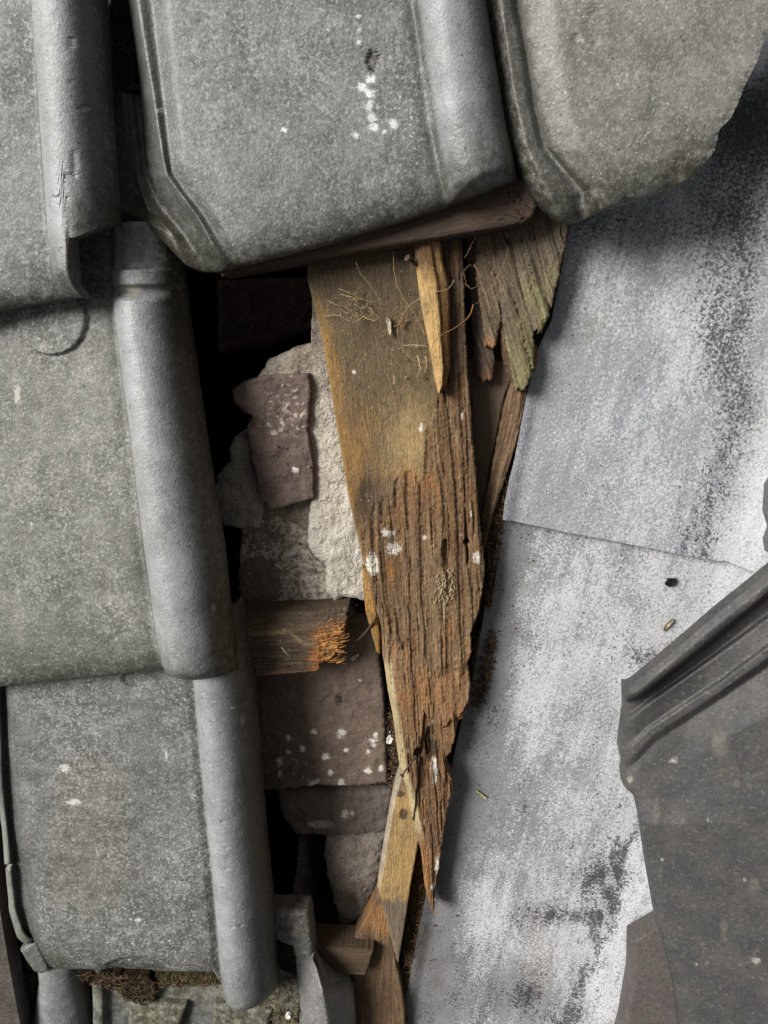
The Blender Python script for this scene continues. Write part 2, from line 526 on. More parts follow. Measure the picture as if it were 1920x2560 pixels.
def metal_sheet(left, right, top, bottom, lift, label, dark_fn, seed):
    c = patch(left, right, hsurf(lift), top=top, bottom=bottom, du=0.0022, jag=(0.0006, 0, 0, 0.0010), jf=60, seed=seed)
    c.Z = zval(c.X, c.Y) + lift
    c.Z = c.Z + 0.0026*fbm(c.X*8, c.Y*8, seed, 3) + 0.0007*fbm(c.X*40, c.Y*40, seed + 3, 4)
    c.Z = c.Z + 0.004*ss(0.012, 0.0, c.dl)      # turned-up outer edge
    finish(c)
    C = np.ones(c.X.shape + (3,))*lin(124, 126, 129)
    C, wht, drk = dark_fn(c, C)
    at = dict(Col=C, gp=np.stack([c.X, c.Y, c.Z], -1), wht=wht, drk=drk)
    me, b = grid_mesh('valley_sheet', c.X, c.Y, c.Z, 0.0035, at)
    return link('valley_sheet', me, b, M_METAL, None, label, 'lead sheet', 'sheets of the roof valley', 'thing')

def runs(c, seed):     # water runs down the sheet, along the valley
    e = -0.316*c.px + 0.949*c.py; f = 0.949*c.px + 0.316*c.py
    return fbm(f/15 + 1.2*fbm(f/60, e/200, seed + 5, 3), e/300, seed, 4, 0.6)
def vline(c):      # distance right of the valley line, in picture pixels
    return (c.px - (1920 + (c.py - 1037)*(-440.0/1393)))

def col_upper(c, C):
    d = vline(c)
    n1 = 0.75*fbm(c.px/120, c.py/200, 31, 5, 0.6); n2 = 0.9*fbm(c.px/45, c.py/80, 37, 4, 0.6)
    C = mixc(C, lin(140, 143, 148), np.full(c.X.shape, 0.8))
    wht = 0.33 + 0.10*n1 + 0.07*n2 + 0.05*ss(1350, 1700, c.px) + 0.10*haze_spot(c, 1480, 640, 90, 170) + 0.09*haze_spot(c, 1730, 800, 90, 200) + 0.05*haze_spot(c, 1560, 1180, 160, 160)
    wht = wht + 0.11*runs(c, 5)
    wht = wht + 0.13*ss(-70, 10, d) - 0.30*ss(420, 180, c.py) - 0.12*haze_spot(c, 1345, 700, 50, 160)
    drk = 0.20 + 0.06*n2 - 0.06*n1 + 0.20*np.exp(-((d + 75)/70)**2)*ss(820, 1050, c.py)*(0.75 + 0.9*fbm(c.px/22, c.py/40, 61, 4, 0.65)) + 0.16*haze_spot(c, 1850, 560, 130, 260) + 0.13*haze_spot(c, 1420, 570, 130, 60)
    drk = drk + 0.22*haze_spot(c, 1900, 300, 150, 150) + 0.17*haze_spot(c, 1800, 860, 70, 150) + 0.08*haze_spot(c, 1640, 560, 200, 60)
    drk = drk + 0.10*runs(c, 25)
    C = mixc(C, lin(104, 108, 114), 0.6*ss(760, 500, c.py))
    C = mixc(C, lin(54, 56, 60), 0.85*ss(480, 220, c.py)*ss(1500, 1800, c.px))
    C = mixc(C, lin(128, 126, 104), 0.6*haze_spot(c, 1490, 800, 55, 80))
    C = mixc(C, lin(138, 142, 149), 0.45*haze_spot(c, 1600, 1000, 140, 240))
    return C, wht, drk

def col_lower(c, C):
    d = vline(c)
    n1 = 0.95*fbm(c.px/110, c.py/190, 41, 5, 0.6); n2 = 1.0*fbm(c.px/40, c.py/70, 47, 4, 0.6)
    rim = c.px - (1255 + (c.py - 1299)*(-0.198))
    wht = 0.395 + 0.16*n1 + 0.10*n2 + 0.07*haze_spot(c, 1500, 1560, 240, 230) + 0.08*ss(-240, -20, d) + 0.15*haze_spot(c, 1210, 2330, 60, 150) + 0.12*haze_spot(c, 1150, 2220, 26, 60)
    wht = wht + 0.13*runs(c, 15)
    wht = wht - 0.36*np.exp(-((rim - 10)/75)**2) - 0.12*haze_spot(c, 1140, 2480, 150, 110) + 0.08*haze_spot(c, 1300, 1470, 40, 110) + 0.10*haze_spot(c, 1340, 1700, 60, 150)
    wht = wht - 0.18*haze_spot(c, 1310, 2490, 80, 90) - 0.08*haze_spot(c, 1230, 1960, 80, 160)
    drk = 0.235 + 0.15*n2 - 0.10*n1 + 0.20*np.exp(-((d + 15)/45)**2)*ss(1900, 2150, c.py)*ss(-0.5, 0.3, fbm(c.px/30, c.py/60, 5, 3)) + 0.16*haze_spot(c, 1390, 2290, 130, 26) + 0.10*haze_spot(c, 1480, 2190, 60, 90)
    drk = drk + 0.14*haze_spot(c, 1640, 1640, 110, 26) + 0.12*haze_spot(c, 1330, 2480, 60, 70) + 0.10*haze_spot(c, 1190, 2500, 90, 60) - 0.07*haze_spot(c, 1380, 1420, 120, 60)
    drk = drk + 0.11*runs(c, 35)
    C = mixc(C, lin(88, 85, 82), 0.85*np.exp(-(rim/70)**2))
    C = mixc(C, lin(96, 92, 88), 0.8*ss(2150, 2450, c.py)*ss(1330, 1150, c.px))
    C = mixc(C, lin(168, 146, 124), 0.55*haze_spot(c, 1345, 2390, 36, 90))
    C = mixc(C, lin(134, 132, 112), 0.4*haze_spot(c, 1310, 1470, 60, 90))
    C = mixc(C, lin(146, 148, 153), 0.5*haze_spot(c, 1500, 1900, 90, 300))
    return C, wht, drk

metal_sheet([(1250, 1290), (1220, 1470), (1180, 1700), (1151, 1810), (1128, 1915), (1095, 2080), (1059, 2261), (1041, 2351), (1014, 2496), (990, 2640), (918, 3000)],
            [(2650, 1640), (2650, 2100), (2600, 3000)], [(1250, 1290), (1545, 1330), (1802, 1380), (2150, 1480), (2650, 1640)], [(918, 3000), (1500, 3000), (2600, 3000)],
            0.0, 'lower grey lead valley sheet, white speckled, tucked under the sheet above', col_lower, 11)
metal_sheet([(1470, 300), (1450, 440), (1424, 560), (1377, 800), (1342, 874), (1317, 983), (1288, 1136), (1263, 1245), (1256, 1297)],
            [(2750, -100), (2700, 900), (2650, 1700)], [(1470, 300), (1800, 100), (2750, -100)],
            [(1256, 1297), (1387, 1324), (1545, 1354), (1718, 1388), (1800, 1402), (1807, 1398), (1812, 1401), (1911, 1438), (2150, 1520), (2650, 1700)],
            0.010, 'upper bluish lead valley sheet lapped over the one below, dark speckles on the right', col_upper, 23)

# ================================================================== roof tiles
def tile(guides, nt, arcs, label, color_fn, th=0.012, lip=0.010, liplen=0.022, sp=3, dents=None, seed=1, mat=None, full=True, du=0.0016, noise=0.00035, group='grey interlocking tiles of the left slope', parent=None, name='roof_tile', cat='roof tile', trunc=None):
    c = loft(guides, nt, sp, arcs, du, trunc)
    e = np.clip(1 - c.dend/liplen, 0, 1)
    c.Z = c.Z - lip*c.full*(1 - np.sqrt(np.clip(1 - e*e, 0, 1)))
    finish(c)
    c.Z = c.Z + noise*fbm(c.X*60, c.Y*60, seed, 4) + 0.0006*fbm(c.X*14, c.Y*14, seed + 5, 3)
    if dents: c.Z = c.Z + dents(c)
    at = dict(gp=np.stack([c.X, c.Y, c.Z + seed*0.37], -1))
    at.update(color_fn(c))
    me, b = grid_mesh(name, c.X, c.Y, c.Z, th, at, full_bottom=full)
    if parent is not None:
        return link(name, me, b, mat or M_TILE, parent)
    return link(name, me, b, mat or M_TILE, None, label, cat, group, 'thing')

def roll(H, foot=0.02, Ltot=0.35, skew=0.0, head=None, cr=0.48):
    """round roll: height across f, closing with a rounded foot"""
    def fn(t, f):
        q = (f/cr - 1) if f < cr else (f - cr)/(1 - cr)
        a = (1 - abs(q)**2.0)**0.58
        d = (1 - t)*Ltot
        e = np.clip(1 - d/foot, 0, 1)
        h = H*a*np.sqrt(np.clip(1 - 0.85*e*e, 0, 1))
        if head is not None: h = h*head(t)
        return h
    return fn

GREY = lin(104, 104, 102)
def tcol(c, base=GREY, foot_alg_shade=0.8, rollspk=0.42, extra=None, lich=0.3, spk=0.9, rollS=None, grimeShadeS=None):
    C = np.ones(c.X.shape + (3,))*base
    C = C*(1 + 0.34*fbm(c.X*13, c.Y*10, 4, 5, 0.6))[..., None]
    C = mixc(C, lin(66, 66, 61), 0.55*ss(0.12, 0.5, fbm(c.X*10, c.Y*7, 51, 5, 0.65)))
    C = mixc(C, lin(142, 141, 134), 0.40*ss(0.15, 0.5, fbm(c.X*14, c.Y*9, 55, 5, 0.65)))
    r = ss(0.006, 0.014, c.arc) if rollS is None else ss(rollS - 0.1, rollS + 0.25, c.S)
    S = np.clip(spk*(1 - (1 - rollspk)*r)*(0.75 + 1.0*fbm(c.X*16, c.Y*13, 14, 4, 0.6)), 0.08, 1)
    C = mixc(C, lin(156, 157, 159), 0.85*r)  # lighter roll colour, painted to lift its highlight
    alg = foot_alg_shade*(ss(0.060, 0.004, c.dend)**1.5)*(0.75 + 0.9*fbm(c.px/25, c.py/25, 9, 3))
    gr = ss(0.075, 0.0, c.dend)**1.3*foot_alg_shade*np.clip(0.8 + 0.8*fbm(c.X*40, c.Y*40, 19, 4), 0, 1.2)  # foot band: algae grime plus shade put into the colour
    if grimeShadeS is not None:      # algae, dirt and painted shade on the roll's right flank and left foot line
        a0, a1 = grimeShadeS
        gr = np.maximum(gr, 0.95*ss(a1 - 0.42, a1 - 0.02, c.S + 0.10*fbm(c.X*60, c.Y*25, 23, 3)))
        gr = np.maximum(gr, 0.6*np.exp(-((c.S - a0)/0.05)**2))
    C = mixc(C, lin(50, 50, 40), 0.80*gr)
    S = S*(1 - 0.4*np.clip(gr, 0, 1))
    lc = np.ones(c.X.shape)*lich
    d = dict(Col=C, spk=S, alg=np.clip(alg, 0, 1), lich=lc)
    if extra: extra(c, d)
    return d

# --- top middle tile
T2 = [
 ([(248, -160), (258, 0), (282, 300), (293, 500), (296, 584)], 0.008),
 ([(272, -160), (284, 0), (308, 231), (330, 474), (350, 545), (393, 596)], [0.008, 0.008, 0.010, 0.014, 0.022]),
 ([(288, -160), (305, 0), (326, 231), (350, 474), (378, 532), (434, 586), (458, 664)], [0.016, 0.016, 0.020, 0.026, 0.034]),
 ([(298, -160), (312, 0), (342, 225), (365, 440), (395, 510), (450, 575), (492, 640), (496, 680)], [0.010, 0.010, 0.013, 0.020, 0.028]),
 ([(308, -160), (321, 0), (359, 220), (388, 376), (399, 440), (440, 498), (480, 550), (532, 650), (540, 681)], [0.028, 0.028, 0.029, 0.034, 0.038]),
 ([(328, -160), (342, 0), (380, 225), (406, 390), (417, 440), (455, 490), (495, 545), (548, 645), (556, 676)], [0.045, 0.045, 0.045, 0.046, 0.047]),
 ([(362, -160), (376, 0), (405, 231), (428, 428), (463, 480), (509, 538), (561, 625), (584, 667)], [0.039, 0.039, 0.039, 0.040, 0.044]),
 ([(405, -160), (418, 0), (440, 231), (462, 410), (520, 500), (570, 580), (615, 658)], 0.049),
 ([(690, -160), (700, 0), (730, 230), (770, 430), (800, 612)], 0.050),
 ([(990, -160), (1010, 0), (1055, 318), (1085, 470), (1095, 522)], 0.050),
 ([(1018, -160), (1035, 0), (1081, 318), (1110, 463), (1122, 513)], 0.0475),
 ([(1195, -160), (1215, 0), (1261, 290), (1288, 420), (1297, 449)], 0.040),
]
def x2(c, d):
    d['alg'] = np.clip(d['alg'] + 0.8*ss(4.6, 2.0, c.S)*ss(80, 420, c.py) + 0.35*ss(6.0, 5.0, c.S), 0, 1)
    d['spk'] = d['spk']*(0.25 + 0.75*ss(5.5, 7.2, c.S))
    d['Col'] = mixc(d['Col'], lin(124, 124, 122), 0.6*ss(7.6, 7.05, c.S)*ss(6.4, 7.0, c.S))
    d['Col'] = mixc(d['Col'], lin(72, 66, 58), 0.8*ss(3.4, 2.2, c.S))
    w = np.maximum.reduce([lich(c, 925, 200, 22), lich(c, 920, 232, 22), lich(c, 924, 262, 20), lich(c, 930, 292, 22), lich(c, 935, 320, 20), lich(c, 890, 340, 13), lich(c, 906, 215, 18), lich(c, 895, 40, 10), lich(c, 898, 75, 9), lich(c, 898, 105, 13), lich(c, 985, 310, 20, 8), lich(c, 710, 325, 14), lich(c, 398, 275, 13), lich(c, 960, 330, 9)])*1.6
    w = np.clip(w, 0, 1)
    d['Col'] = mixc(d['Col'], lin(232, 232, 230), w)
    d['spk'] = d['spk']*(1 - w)
    d['Col'] = mixc(d['Col'], lin(44, 36, 34), 0.9*blob(c, 932, 150, 18, 28, 0.7))
    d['lich'] = d['lich'] + 0.6*haze_spot(c, 1040, 330, 60, 120) + 0.5*haze_spot(c, 790, 640, 300, 40)
def dents2(c):
    return -0.0022*blob(c, 932, 152, 16, 26, 0.6)
tile(T2, 480, {10: roll(0.025, 0.02, 0.30, 0.15)}, 'large grey roof tile at the top centre with white dropping streaks', lambda c: tcol(c, extra=x2, grimeShadeS=(10.0, 11.0)), sp=3, du=0.0013, dents=dents2, seed=2)

# --- top left tile, its roll foot broken away
T1 = [
 ([(-620, -160), (-610, 400), (-600, 905)], 0.048),
 ([(-20, -160), (0, 0), (20, 400), (40, 766)], 0.048),
 ([(66, -160), (82, 0), (110, 400), (124, 600), (138, 690), (160, 747)], 0.047),
 ([(246, -160), (253, 0), (270, 300), (284, 480), (290, 600), (298, 735)], 0.042),
]
def cut1(f):
    return 1.0 - 0.155*float(ss(0.40, 0.50, f)) - 0.030*float(ss(0.5, 1.0, f)) + 0.010*float(fbm(np.array(f*14.0), np.array(0.3), 4, 3))*(f > 0.42)
def x1(c, d):
    d['lich'] = d['lich'] + 0.7*ss(500, 720, c.py)*ss(200, 40, c.px)
    d['alg'] = np.clip(d['alg'] + 0.25*ss(0.020, 0.0, c.dend)*ss(2.2, 1.6, c.S), 0, 1)
    w = np.maximum.reduce([blob(c, 178, 106, 7, 16, .7), blob(c, 210, 270, 14, 6, .8)])
    d['Col'] = mixc(d['Col'], lin(186, 186, 182), 0.8*w)
def dents1(c):
    k = 0
    for x, y, rx, ry in ((178, 106, 8, 18), (175, 205, 6, 5), (210, 270, 16, 7), (184, 410, 8, 40), (170, 440, 22, 8), (150, 495, 20, 6)):
        k = k - 0.0011*blob(c, x, y, rx, ry, 0.7)
    return k
tile(T1, 440, {2: roll(0.025, 0.030, 0.36, cr=0.58)}, 'grey roof tile at the top left, the foot of its roll broken off', lambda c: tcol(c, base=lin(116, 116, 114), extra=x1, lich=0.45, grimeShadeS=(2.0, 3.0)), sp=3, trunc={2: cut1}, dents=dents1, seed=7)

# --- top right tile, cut to the valley
T3 = [
 ([(1185, -160), (1203, 0), (1250, 290), (1283, 420), (1296, 457)], 0.026),
 ([(1208, -160), (1224, 0), (1268, 270), (1299, 405), (1338, 493)], [0.034, 0.034, 0.036, 0.042]),
 ([(1238, -160), (1252, 0), (1285, 230), (1318, 370), (1352, 440), (1404, 549)], [0.047, 0.047, 0.048, 0.050]),
 ([(1268, -160), (1279, 0), (1302, 116), (1324, 260), (1350, 370), (1390, 425), (1432, 490), (1436, 554)], [0.042, 0.042, 0.043, 0.046]),
 ([(1278, -160), (1288, 0), (1311, 116), (1334, 260), (1362, 368), (1402, 418), (1456, 480), (1458, 548)], [0.030, 0.030, 0.031, 0.036]),
 ([(1293, -160), (1303, 0), (1328, 150), (1350, 280), (1378, 368), (1418, 412), (1472, 475), (1478, 540)], [0.051, 0.051, 0.052, 0.053]),
 ([(1322, -160), (1334, 0), (1362, 174), (1386, 307), (1414, 372), (1464, 418), (1494, 470), (1500, 527)], [0.055, 0.055, 0.055, 0.055]),
 ([(1372, -160), (1382, 0), (1405, 174), (1428, 307), (1455, 372), (1510, 440), (1540, 514)], 0.060),
 ([(1640, -160), (1620, 100), (1615, 300), (1630, 488)], 0.060),
 ([(2010, -160), (1935, 30), (1909, 104), (1898, 145), (1863, 214), (1845, 260), (1828, 295), (1799, 324), (1788, 376), (1770, 399), (1735, 446), (1712, 463)], 0.058),
]
def x3(c, d):
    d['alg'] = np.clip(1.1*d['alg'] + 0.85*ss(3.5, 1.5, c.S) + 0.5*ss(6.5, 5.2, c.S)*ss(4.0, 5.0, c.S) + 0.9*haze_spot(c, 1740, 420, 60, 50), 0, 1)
    d['spk'] = 0.45 + 0*d['spk']
    d['lich'] = 0.55 + 0*d['lich']
    d['Col'] = mixc(d['Col'], lin(54, 52, 38), 0.6*ss(3.6, 4.0, c.S)*ss(4.6, 4.2, c.S))
def dents3(c):
    return -0.0016*ss(0.012, 0.0, np.abs(c.S - 9)*0.09)*(0.5 + fbm(c.px/18, c.py/18, 4, 3)) - 0.0010*blob(c, 1440, 95, 10, 12, .7) - 0.0008*blob(c, 1490, 60, 26, 50, .6)
tile(T3, 380, {}, 'pale grey roof tile at the top right, its right edge roughly cut above the lead', lambda c: tcol(c, base=lin(121, 119, 114), extra=x3), sp=2, dents=dents3, seed=12, liplen=0.026)

# --- second course, left
def head4(t):
    k = 0.60 + 0.0*t
    k = k + 0.24*ss(0.098, 0.106, t)*ss(0.140, 0.134, t) + 0.40*ss(0.146, 0.172, t)
    return k
T4 = [
 ([(-600, 560), (-590, 1100), (-580, 1785)], [0.010, 0.046]),
 ([(-20, 560), (0, 1100), (10, 1727)], [0.010, 0.046]),
 ([(250, 560), (262, 740), (289, 1055), (325, 1350), (360, 1610), (378, 1688)], [0.010, 0.046]),
 ([(288, 560), (284, 690), (285, 740), (292, 800), (326, 1055), (361, 1350), (396, 1600), (410, 1664), (424, 1684)], [0.008, 0.044]),
 ([(436, 560), (452, 665), (461, 752), (492, 974), (527, 1205), (556, 1379), (574, 1552), (588, 1650), (590, 1686)], [0.002, 0.034]),
]
def x4(c, d):
    d['alg'] = np.clip(d['alg'] + 0.75*ss(3.72, 3.95, c.S) + 0.55*ss(760, 640, c.py)*ss(2.0, 3.4, c.S) + 0.35*haze_spot(c, 250, 830, 40, 90), 0, 1)
    d['Col'] = mixc(d['Col'], lin(156, 156, 150), 0.5*haze_spot(c, 225, 1000, 35, 300)*ss(2.4, 1.5, c.S))
    d['Col'] = mixc(d['Col'], lin(78, 76, 72), 0.7*ss(930, 760, c.py)*ss(2.3, 1.9, c.S))
    w = np.maximum.reduce([blob(c, 43, 985, 7, 26, .7), blob(c, 531, 1525, 4, 16, .9), blob(c, 80, 1310, 3, 5, .3), blob(c, 325, 725, 28, 17, .3)])
    d['Col'] = mixc(d['Col'], lin(196, 194, 180), w)
    d['Col'] = mixc(d['Col'], lin(24, 24, 24), blob(c, 210, 965, 5, 5, .2))
def dents4(c):
    dd = np.hypot(c.px - 132, (c.py - 800))
    k = 0.0035*ss(90, 82, dd + 3*fbm(c.px/20, c.py/20, 3, 3))*ss(2.05, 1.9, c.S)
    k = k - 0.0045*blob(c, 560, 1600, 26, 55, 0.35) - 0.003*blob(c, 580, 1560, 16, 22, .4)
    k = k - 0.0016*ss(3, 0, np.abs(c.S - 3.93)*60)
    return k
tile(T4, 560, {3: roll(0.032, 0.016, 0.40, 0.25, head4)}, 'grey roof tile at the left middle with a long bright roll', lambda c: tcol(c, base=lin(106, 106, 99), extra=x4, lich=0.4, grimeShadeS=(3.0, 4.0)), sp=3, dents=dents4, seed=21)

# --- third course, left
T5 = [
 ([(-16, 1500), (-14, 1730), (-8, 1949), (2, 2060), (14, 2165), (22, 2280), (42, 2345), (66, 2374)], [0.006, 0.028]),
 ([(-14, 1500), (-12, 1730), (-5, 1949), (5, 2060), (17, 2165), (25, 2278), (45, 2342), (68, 2370)], [0.010, 0.034]),
 ([(-6, 1500), (-2, 1730), (6, 1949), (16, 2060), (28, 2165), (37, 2270), (56, 2330), (76, 2360)], [0.010, 0.034]),
 ([(-2, 1500), (2, 1730), (10, 1949), (20, 2060), (33, 2165), (42, 2270), (60, 2328), (80, 2362)], [0.002, 0.026]),
 ([(10, 1500), (14, 1730), (28, 1949), (44, 2100), (68, 2225), (80, 2335), (92, 2372)], [0.003, 0.029]),
 ([(14, 1500), (20, 1729), (35, 1949), (54, 2123), (80, 2239), (88, 2337), (112, 2400), (124, 2431)], [0.008, 0.040]),
 ([(60, 1500), (68, 1729), (82, 1949), (100, 2123), (120, 2300), (150, 2436)], [0.010, 0.043]),
 ([(260, 1500), (280, 1800), (330, 2300), (350, 2441)], [0.010, 0.043]),
 ([(440, 1500), (462, 1695), (480, 1891), (504, 2123), (521, 2325), (532, 2444)], [0.010, 0.043]),
 ([(470, 1500), (486, 1695), (503, 1891), (527, 2123), (545, 2325), (556, 2440), (566, 2496)], [0.008, 0.040]),
 ([(600, 1500), (628, 1660), (642, 1834), (660, 2065), (677, 2239), (687, 2412), (694, 2478)], [0.000, 0.030]),
]
def x5(c, d):
    d['Col'] = mixc(d['Col'], lin(118, 112, 98), 0.4*haze_spot(c, 230, 2080, 130, 260))
    d['Col'] = mixc(d['Col'], lin(74, 76, 76), 0.7*ss(5.1, 4.6, c.S))
    d['Col'] = mixc(d['Col'], lin(136, 136, 128), 0.9*ss(3.0, 2.6, c.S)*ss(1960, 2060, c.py))
    d['spk'] = d['spk']*(0.3 + 0.7*ss(5.0, 5.6, c.S))
    d['alg'] = np.clip(0.5*d['alg'] + 0.6*ss(9.75, 9.95, c.S), 0, 1)
    d['lich'] = d['lich'] + 0.6*haze_spot(c, 430, 2330, 200, 120)
    w = np.maximum.reduce([blob(c, 162, 1920, 14, 10, .9), blob(c, 185, 2005, 16, 8, .9), blob(c, 580, 1770, 4, 4, .2), blob(c, 608, 1800, 4, 14, .6), blob(c, 345, 2300, 10, 6, .8), blob(c, 416, 1885, 2, 12, .3)])
    d['Col'] = mixc(d['Col'], lin(205, 205, 200), w)
def dents5(c):
    k = -0.004*blob(c, 345, 2420, 80, 26, .15) - 0.0035*blob(c, 340, 1700, 38, 18, .1)
    for x, y in ((557, 2054), (564, 2121), (568, 2150), (568, 2172), (581, 2319), (601, 2315), (590, 2002)):
        k = k - 0.0012*blob(c, x, y, 4, 4, .2)
    k = k + 0.004*blob(c, 626, 1560, 14, 60, .3)
    k = k + ss(3.0, 2.0, c.S)*(0.0022*fbm(c.py/110, c.px/90, 91, 3, 0.5) - 0.004*ss(6, 2, np.abs(c.py - 2165)))
    return k
tile(T5, 560, {9: roll(0.032, 0.016, 0.40, 0.1)}, 'grey roof tile at the lower left with a smooth dark roll, chipped left edge', lambda c: tcol(c, base=lin(94, 94, 92), extra=x5, lich=0.5, grimeShadeS=(9.0, 10.0)), sp=3, dents=dents5, seed=31, lip=0.008)

# --- fourth course: only its head shows under the tile above
def x6(c, d):
    d['Col'] = mixc(d['Col'], lin(124, 122, 100), 0.75*ss(2560, 2440, c.py)*ss(700, 640, c.px))
    d['alg'] = np.clip(0.55 + 0.8*fbm(c.px/30, c.py/30, 3, 4), 0, 1)*ss(760, 640, c.px) + 0.4*haze_spot(c, 720, 2400, 40, 60)
    d['Col'] = mixc(d['Col'], lin(60, 54, 44), 0.8*ss(0.0, 0.5, fbm(c.px/40, c.py/26, 7, 4) + 0.5*ss(2500, 2440, c.py)))
    d['spk'] = 0.35 + 0*d['spk']; d['lich'] = 0.3 + 0*d['lich']
    d['Col'] = mixc(d['Col'], lin(112, 110, 108), ss(690, 740, c.px))
T6 = [
 ([(228, 2400), (232, 2500), (240, 2980)], 0.004),
 ([(240, 2400), (244, 2500), (252, 2980)], 0.012),
 ([(252, 2400), (256, 2500), (264, 2980)], 0.012),
 ([(266, 2400), (270, 2500), (278, 2980)], 0.003),
 ([(480, 2400), (500, 2980)], 0.003),
 ([(690, 2400), (735, 2980)], 0.003),
 ([(734, 2400), (744, 2480), (756, 2980)], 0.006),
 ([(782, 2400), (812, 2444), (822, 2520), (828, 2980)], 0.020),
 ([(790, 2402), (840, 2440), (868, 2455), (882, 2487), (888, 2560), (892, 2980)], 0.000),
]
def r6(t, f):
    return 0.016*math.sin(math.pi*min(1, f*0.5 + 0.0))*ss(0.0, 0.11, t)
def r6b(t, f):
    return 0.016*math.cos(f*math.pi/2)**0.7*ss(0.0, 0.11, t)
tile6 = tile(T6, 150, {6: r6, 7: r6b}, 'mossy head of a grey tile showing below the lowest full tile', lambda c: tcol(c, base=lin(116, 117, 116), extra=x6, foot_alg_shade=0), sp=2, seed=41, lip=0, th=0.012, noise=0.0006)

def slab(name, left, right, h, th, colr, mat, parent=None, top=None, bottom=None, bev=0.003, seed=3, du=0.0012, jag=(0.0006,)*4, jf=120, rough=0.0008, label=None, cat=None, group=None, zfn=None, cfn=None, extra=None, ang=None, kind=None, nf=90):
    """a solid piece with rounded rim and uneven top"""
    c = patch(left, right, h, top=top, bottom=bottom, du=du, jag=jag, jf=jf, seed=seed, ang=ang)
    e = np.clip(1 - c.rim/bev, 0, 1)
    c.Z = c.z0 - bev*(1 - np.sqrt(np.clip(1 - e*e, 0, 1))) + rough*fbm(c.X*nf, c.Y*nf, seed, 5, 0.55)
    if zfn: c.Z = c.Z + zfn(c)
    C = np.ones(c.X.shape + (3,))*colr
    C = C*(1 + 0.25*fbm(c.X*35, c.Y*35, seed + 2, 4))[..., None]
    if cfn: C = cfn(c, C)
    at = dict(Col=C, gp=np.stack([c.a, c.b, c.Z + seed*0.211], -1))
    if extra: at.update(extra(c))
    me, b = grid_mesh(name, c.X, c.Y, c.Z, th, at, full_bottom=True, coarse=4)
    return link(name, me, b, mat, parent, label, cat, group, kind if kind else ('thing' if label else None))

TA = lambda spk=0.4, alg=0.3, lich=0.3: (lambda c: dict(spk=np.full(c.X.shape, spk), alg=np.full(c.X.shape, alg), lich=np.full(c.X.shape, lich)))
# nibs of that tile
slab('nib', [(322, 2506), (318, 2560), (326, 2600)], [(464, 2520), (452, 2560), (440, 2600)], 0.014, 0.012, lin(122, 120, 98), M_TILE, tile6, extra=TA(0.5, 0.8, 0.5), bev=0.004, rough=0.0018, jag=(0.0012,)*4)
slab('nib', [(532, 2514), (530, 2560), (534, 2600)], [(684, 2526), (672, 2560), (664, 2600)], 0.014, 0.012, lin(118, 116, 96), M_TILE, tile6, extra=TA(0.5, 0.8, 0.5), bev=0.004, rough=0.0018, jag=(0.0012,)*4)
slab('interlock_corner', [(650, 2276), (652, 2345), (690, 2350), (728, 2362), (736, 2400), (742, 2470)], [(768, 2282), (775, 2304), (779, 2345), (783, 2385), (788, 2422), (792, 2470)], 0.012, 0.018,
     lin(112, 103, 96), M_TILE, tile6, extra=TA(0.5, 0.35, 0.4), bev=0.005, jag=(0.0020, 0.0008, 0.0016, 0), rough=0.0022,
     cfn=lambda c, C: mixc(C, lin(104, 104, 102), ss(2335, 2352, c.py + 12*fbm(c.px/12, c.py/12, 2, 3))))

# --- neighbours at the lower left
def x7(c, d):
    d['spk'] = 0.15 + 0*d['spk']; d['alg'] = 0.1 + 0*d['alg']
T7 = [([(-600, 1600), (-590, 2300), (-580, 2980)], [0.004, 0.038]), ([(-64, 1600), (-50, 2300), (-20, 2980)], [0.004, 0.042]),
      ([(-42, 1600), (-34, 2050), (-12, 2200), (20, 2400), (50, 2560), (75, 2980)], [0.002, 0.040])]
tile(T7, 260, {}, 'dark brown tile edge at the very bottom left corner', lambda c: tcol(c, base=lin(84, 76, 70), extra=x7, foot_alg_shade=0), sp=2, seed=51, lip=0, th=0.02)
T8 = [
 ([(60, 2380), (70, 2480), (66, 2980)], -0.004),
 ([(92, 2360), (100, 2440), (90, 2500), (82, 2560), (84, 2980)], 0.000),
 ([(196, 2380), (205, 2440), (212, 2500), (222, 2560), (228, 2980)], -0.004),
]
def r8(t, f):
    k = 0.018*np.sqrt(max(0, 1 - (2*f - 1)**2))
    return k*(1 + 0.45*ss(0.255, 0.285, t - 0.055*(2*f - 1)**2))
def x8(c, d):
    d['spk'] = 0.2 + 0*d['spk']; d['alg'] = 0.35 + 0*d['alg']
tile(T8, 180, {1: r8}, 'dark roll head of a tile at the bottom left, under the chipped tile', lambda c: tcol(c, base=lin(92, 92, 90), extra=x8, foot_alg_shade=0), sp=2, seed=57, lip=0)
# broken flare of the chipped tile
slab('chipped_flare', [(46, 2378), (60, 2400), (84, 2432)], [(88, 2352), (104, 2382), (124, 2430)], 0.022, 0.012, lin(108, 108, 104), M_TILE, None, bottom=[(84, 2432), (104, 2438), (124, 2430)],
     extra=TA(0.3, 0.3, 0.3), bev=0.004, label='small broken flare piece at the chipped corner of the lower left tile', cat='tile fragment')

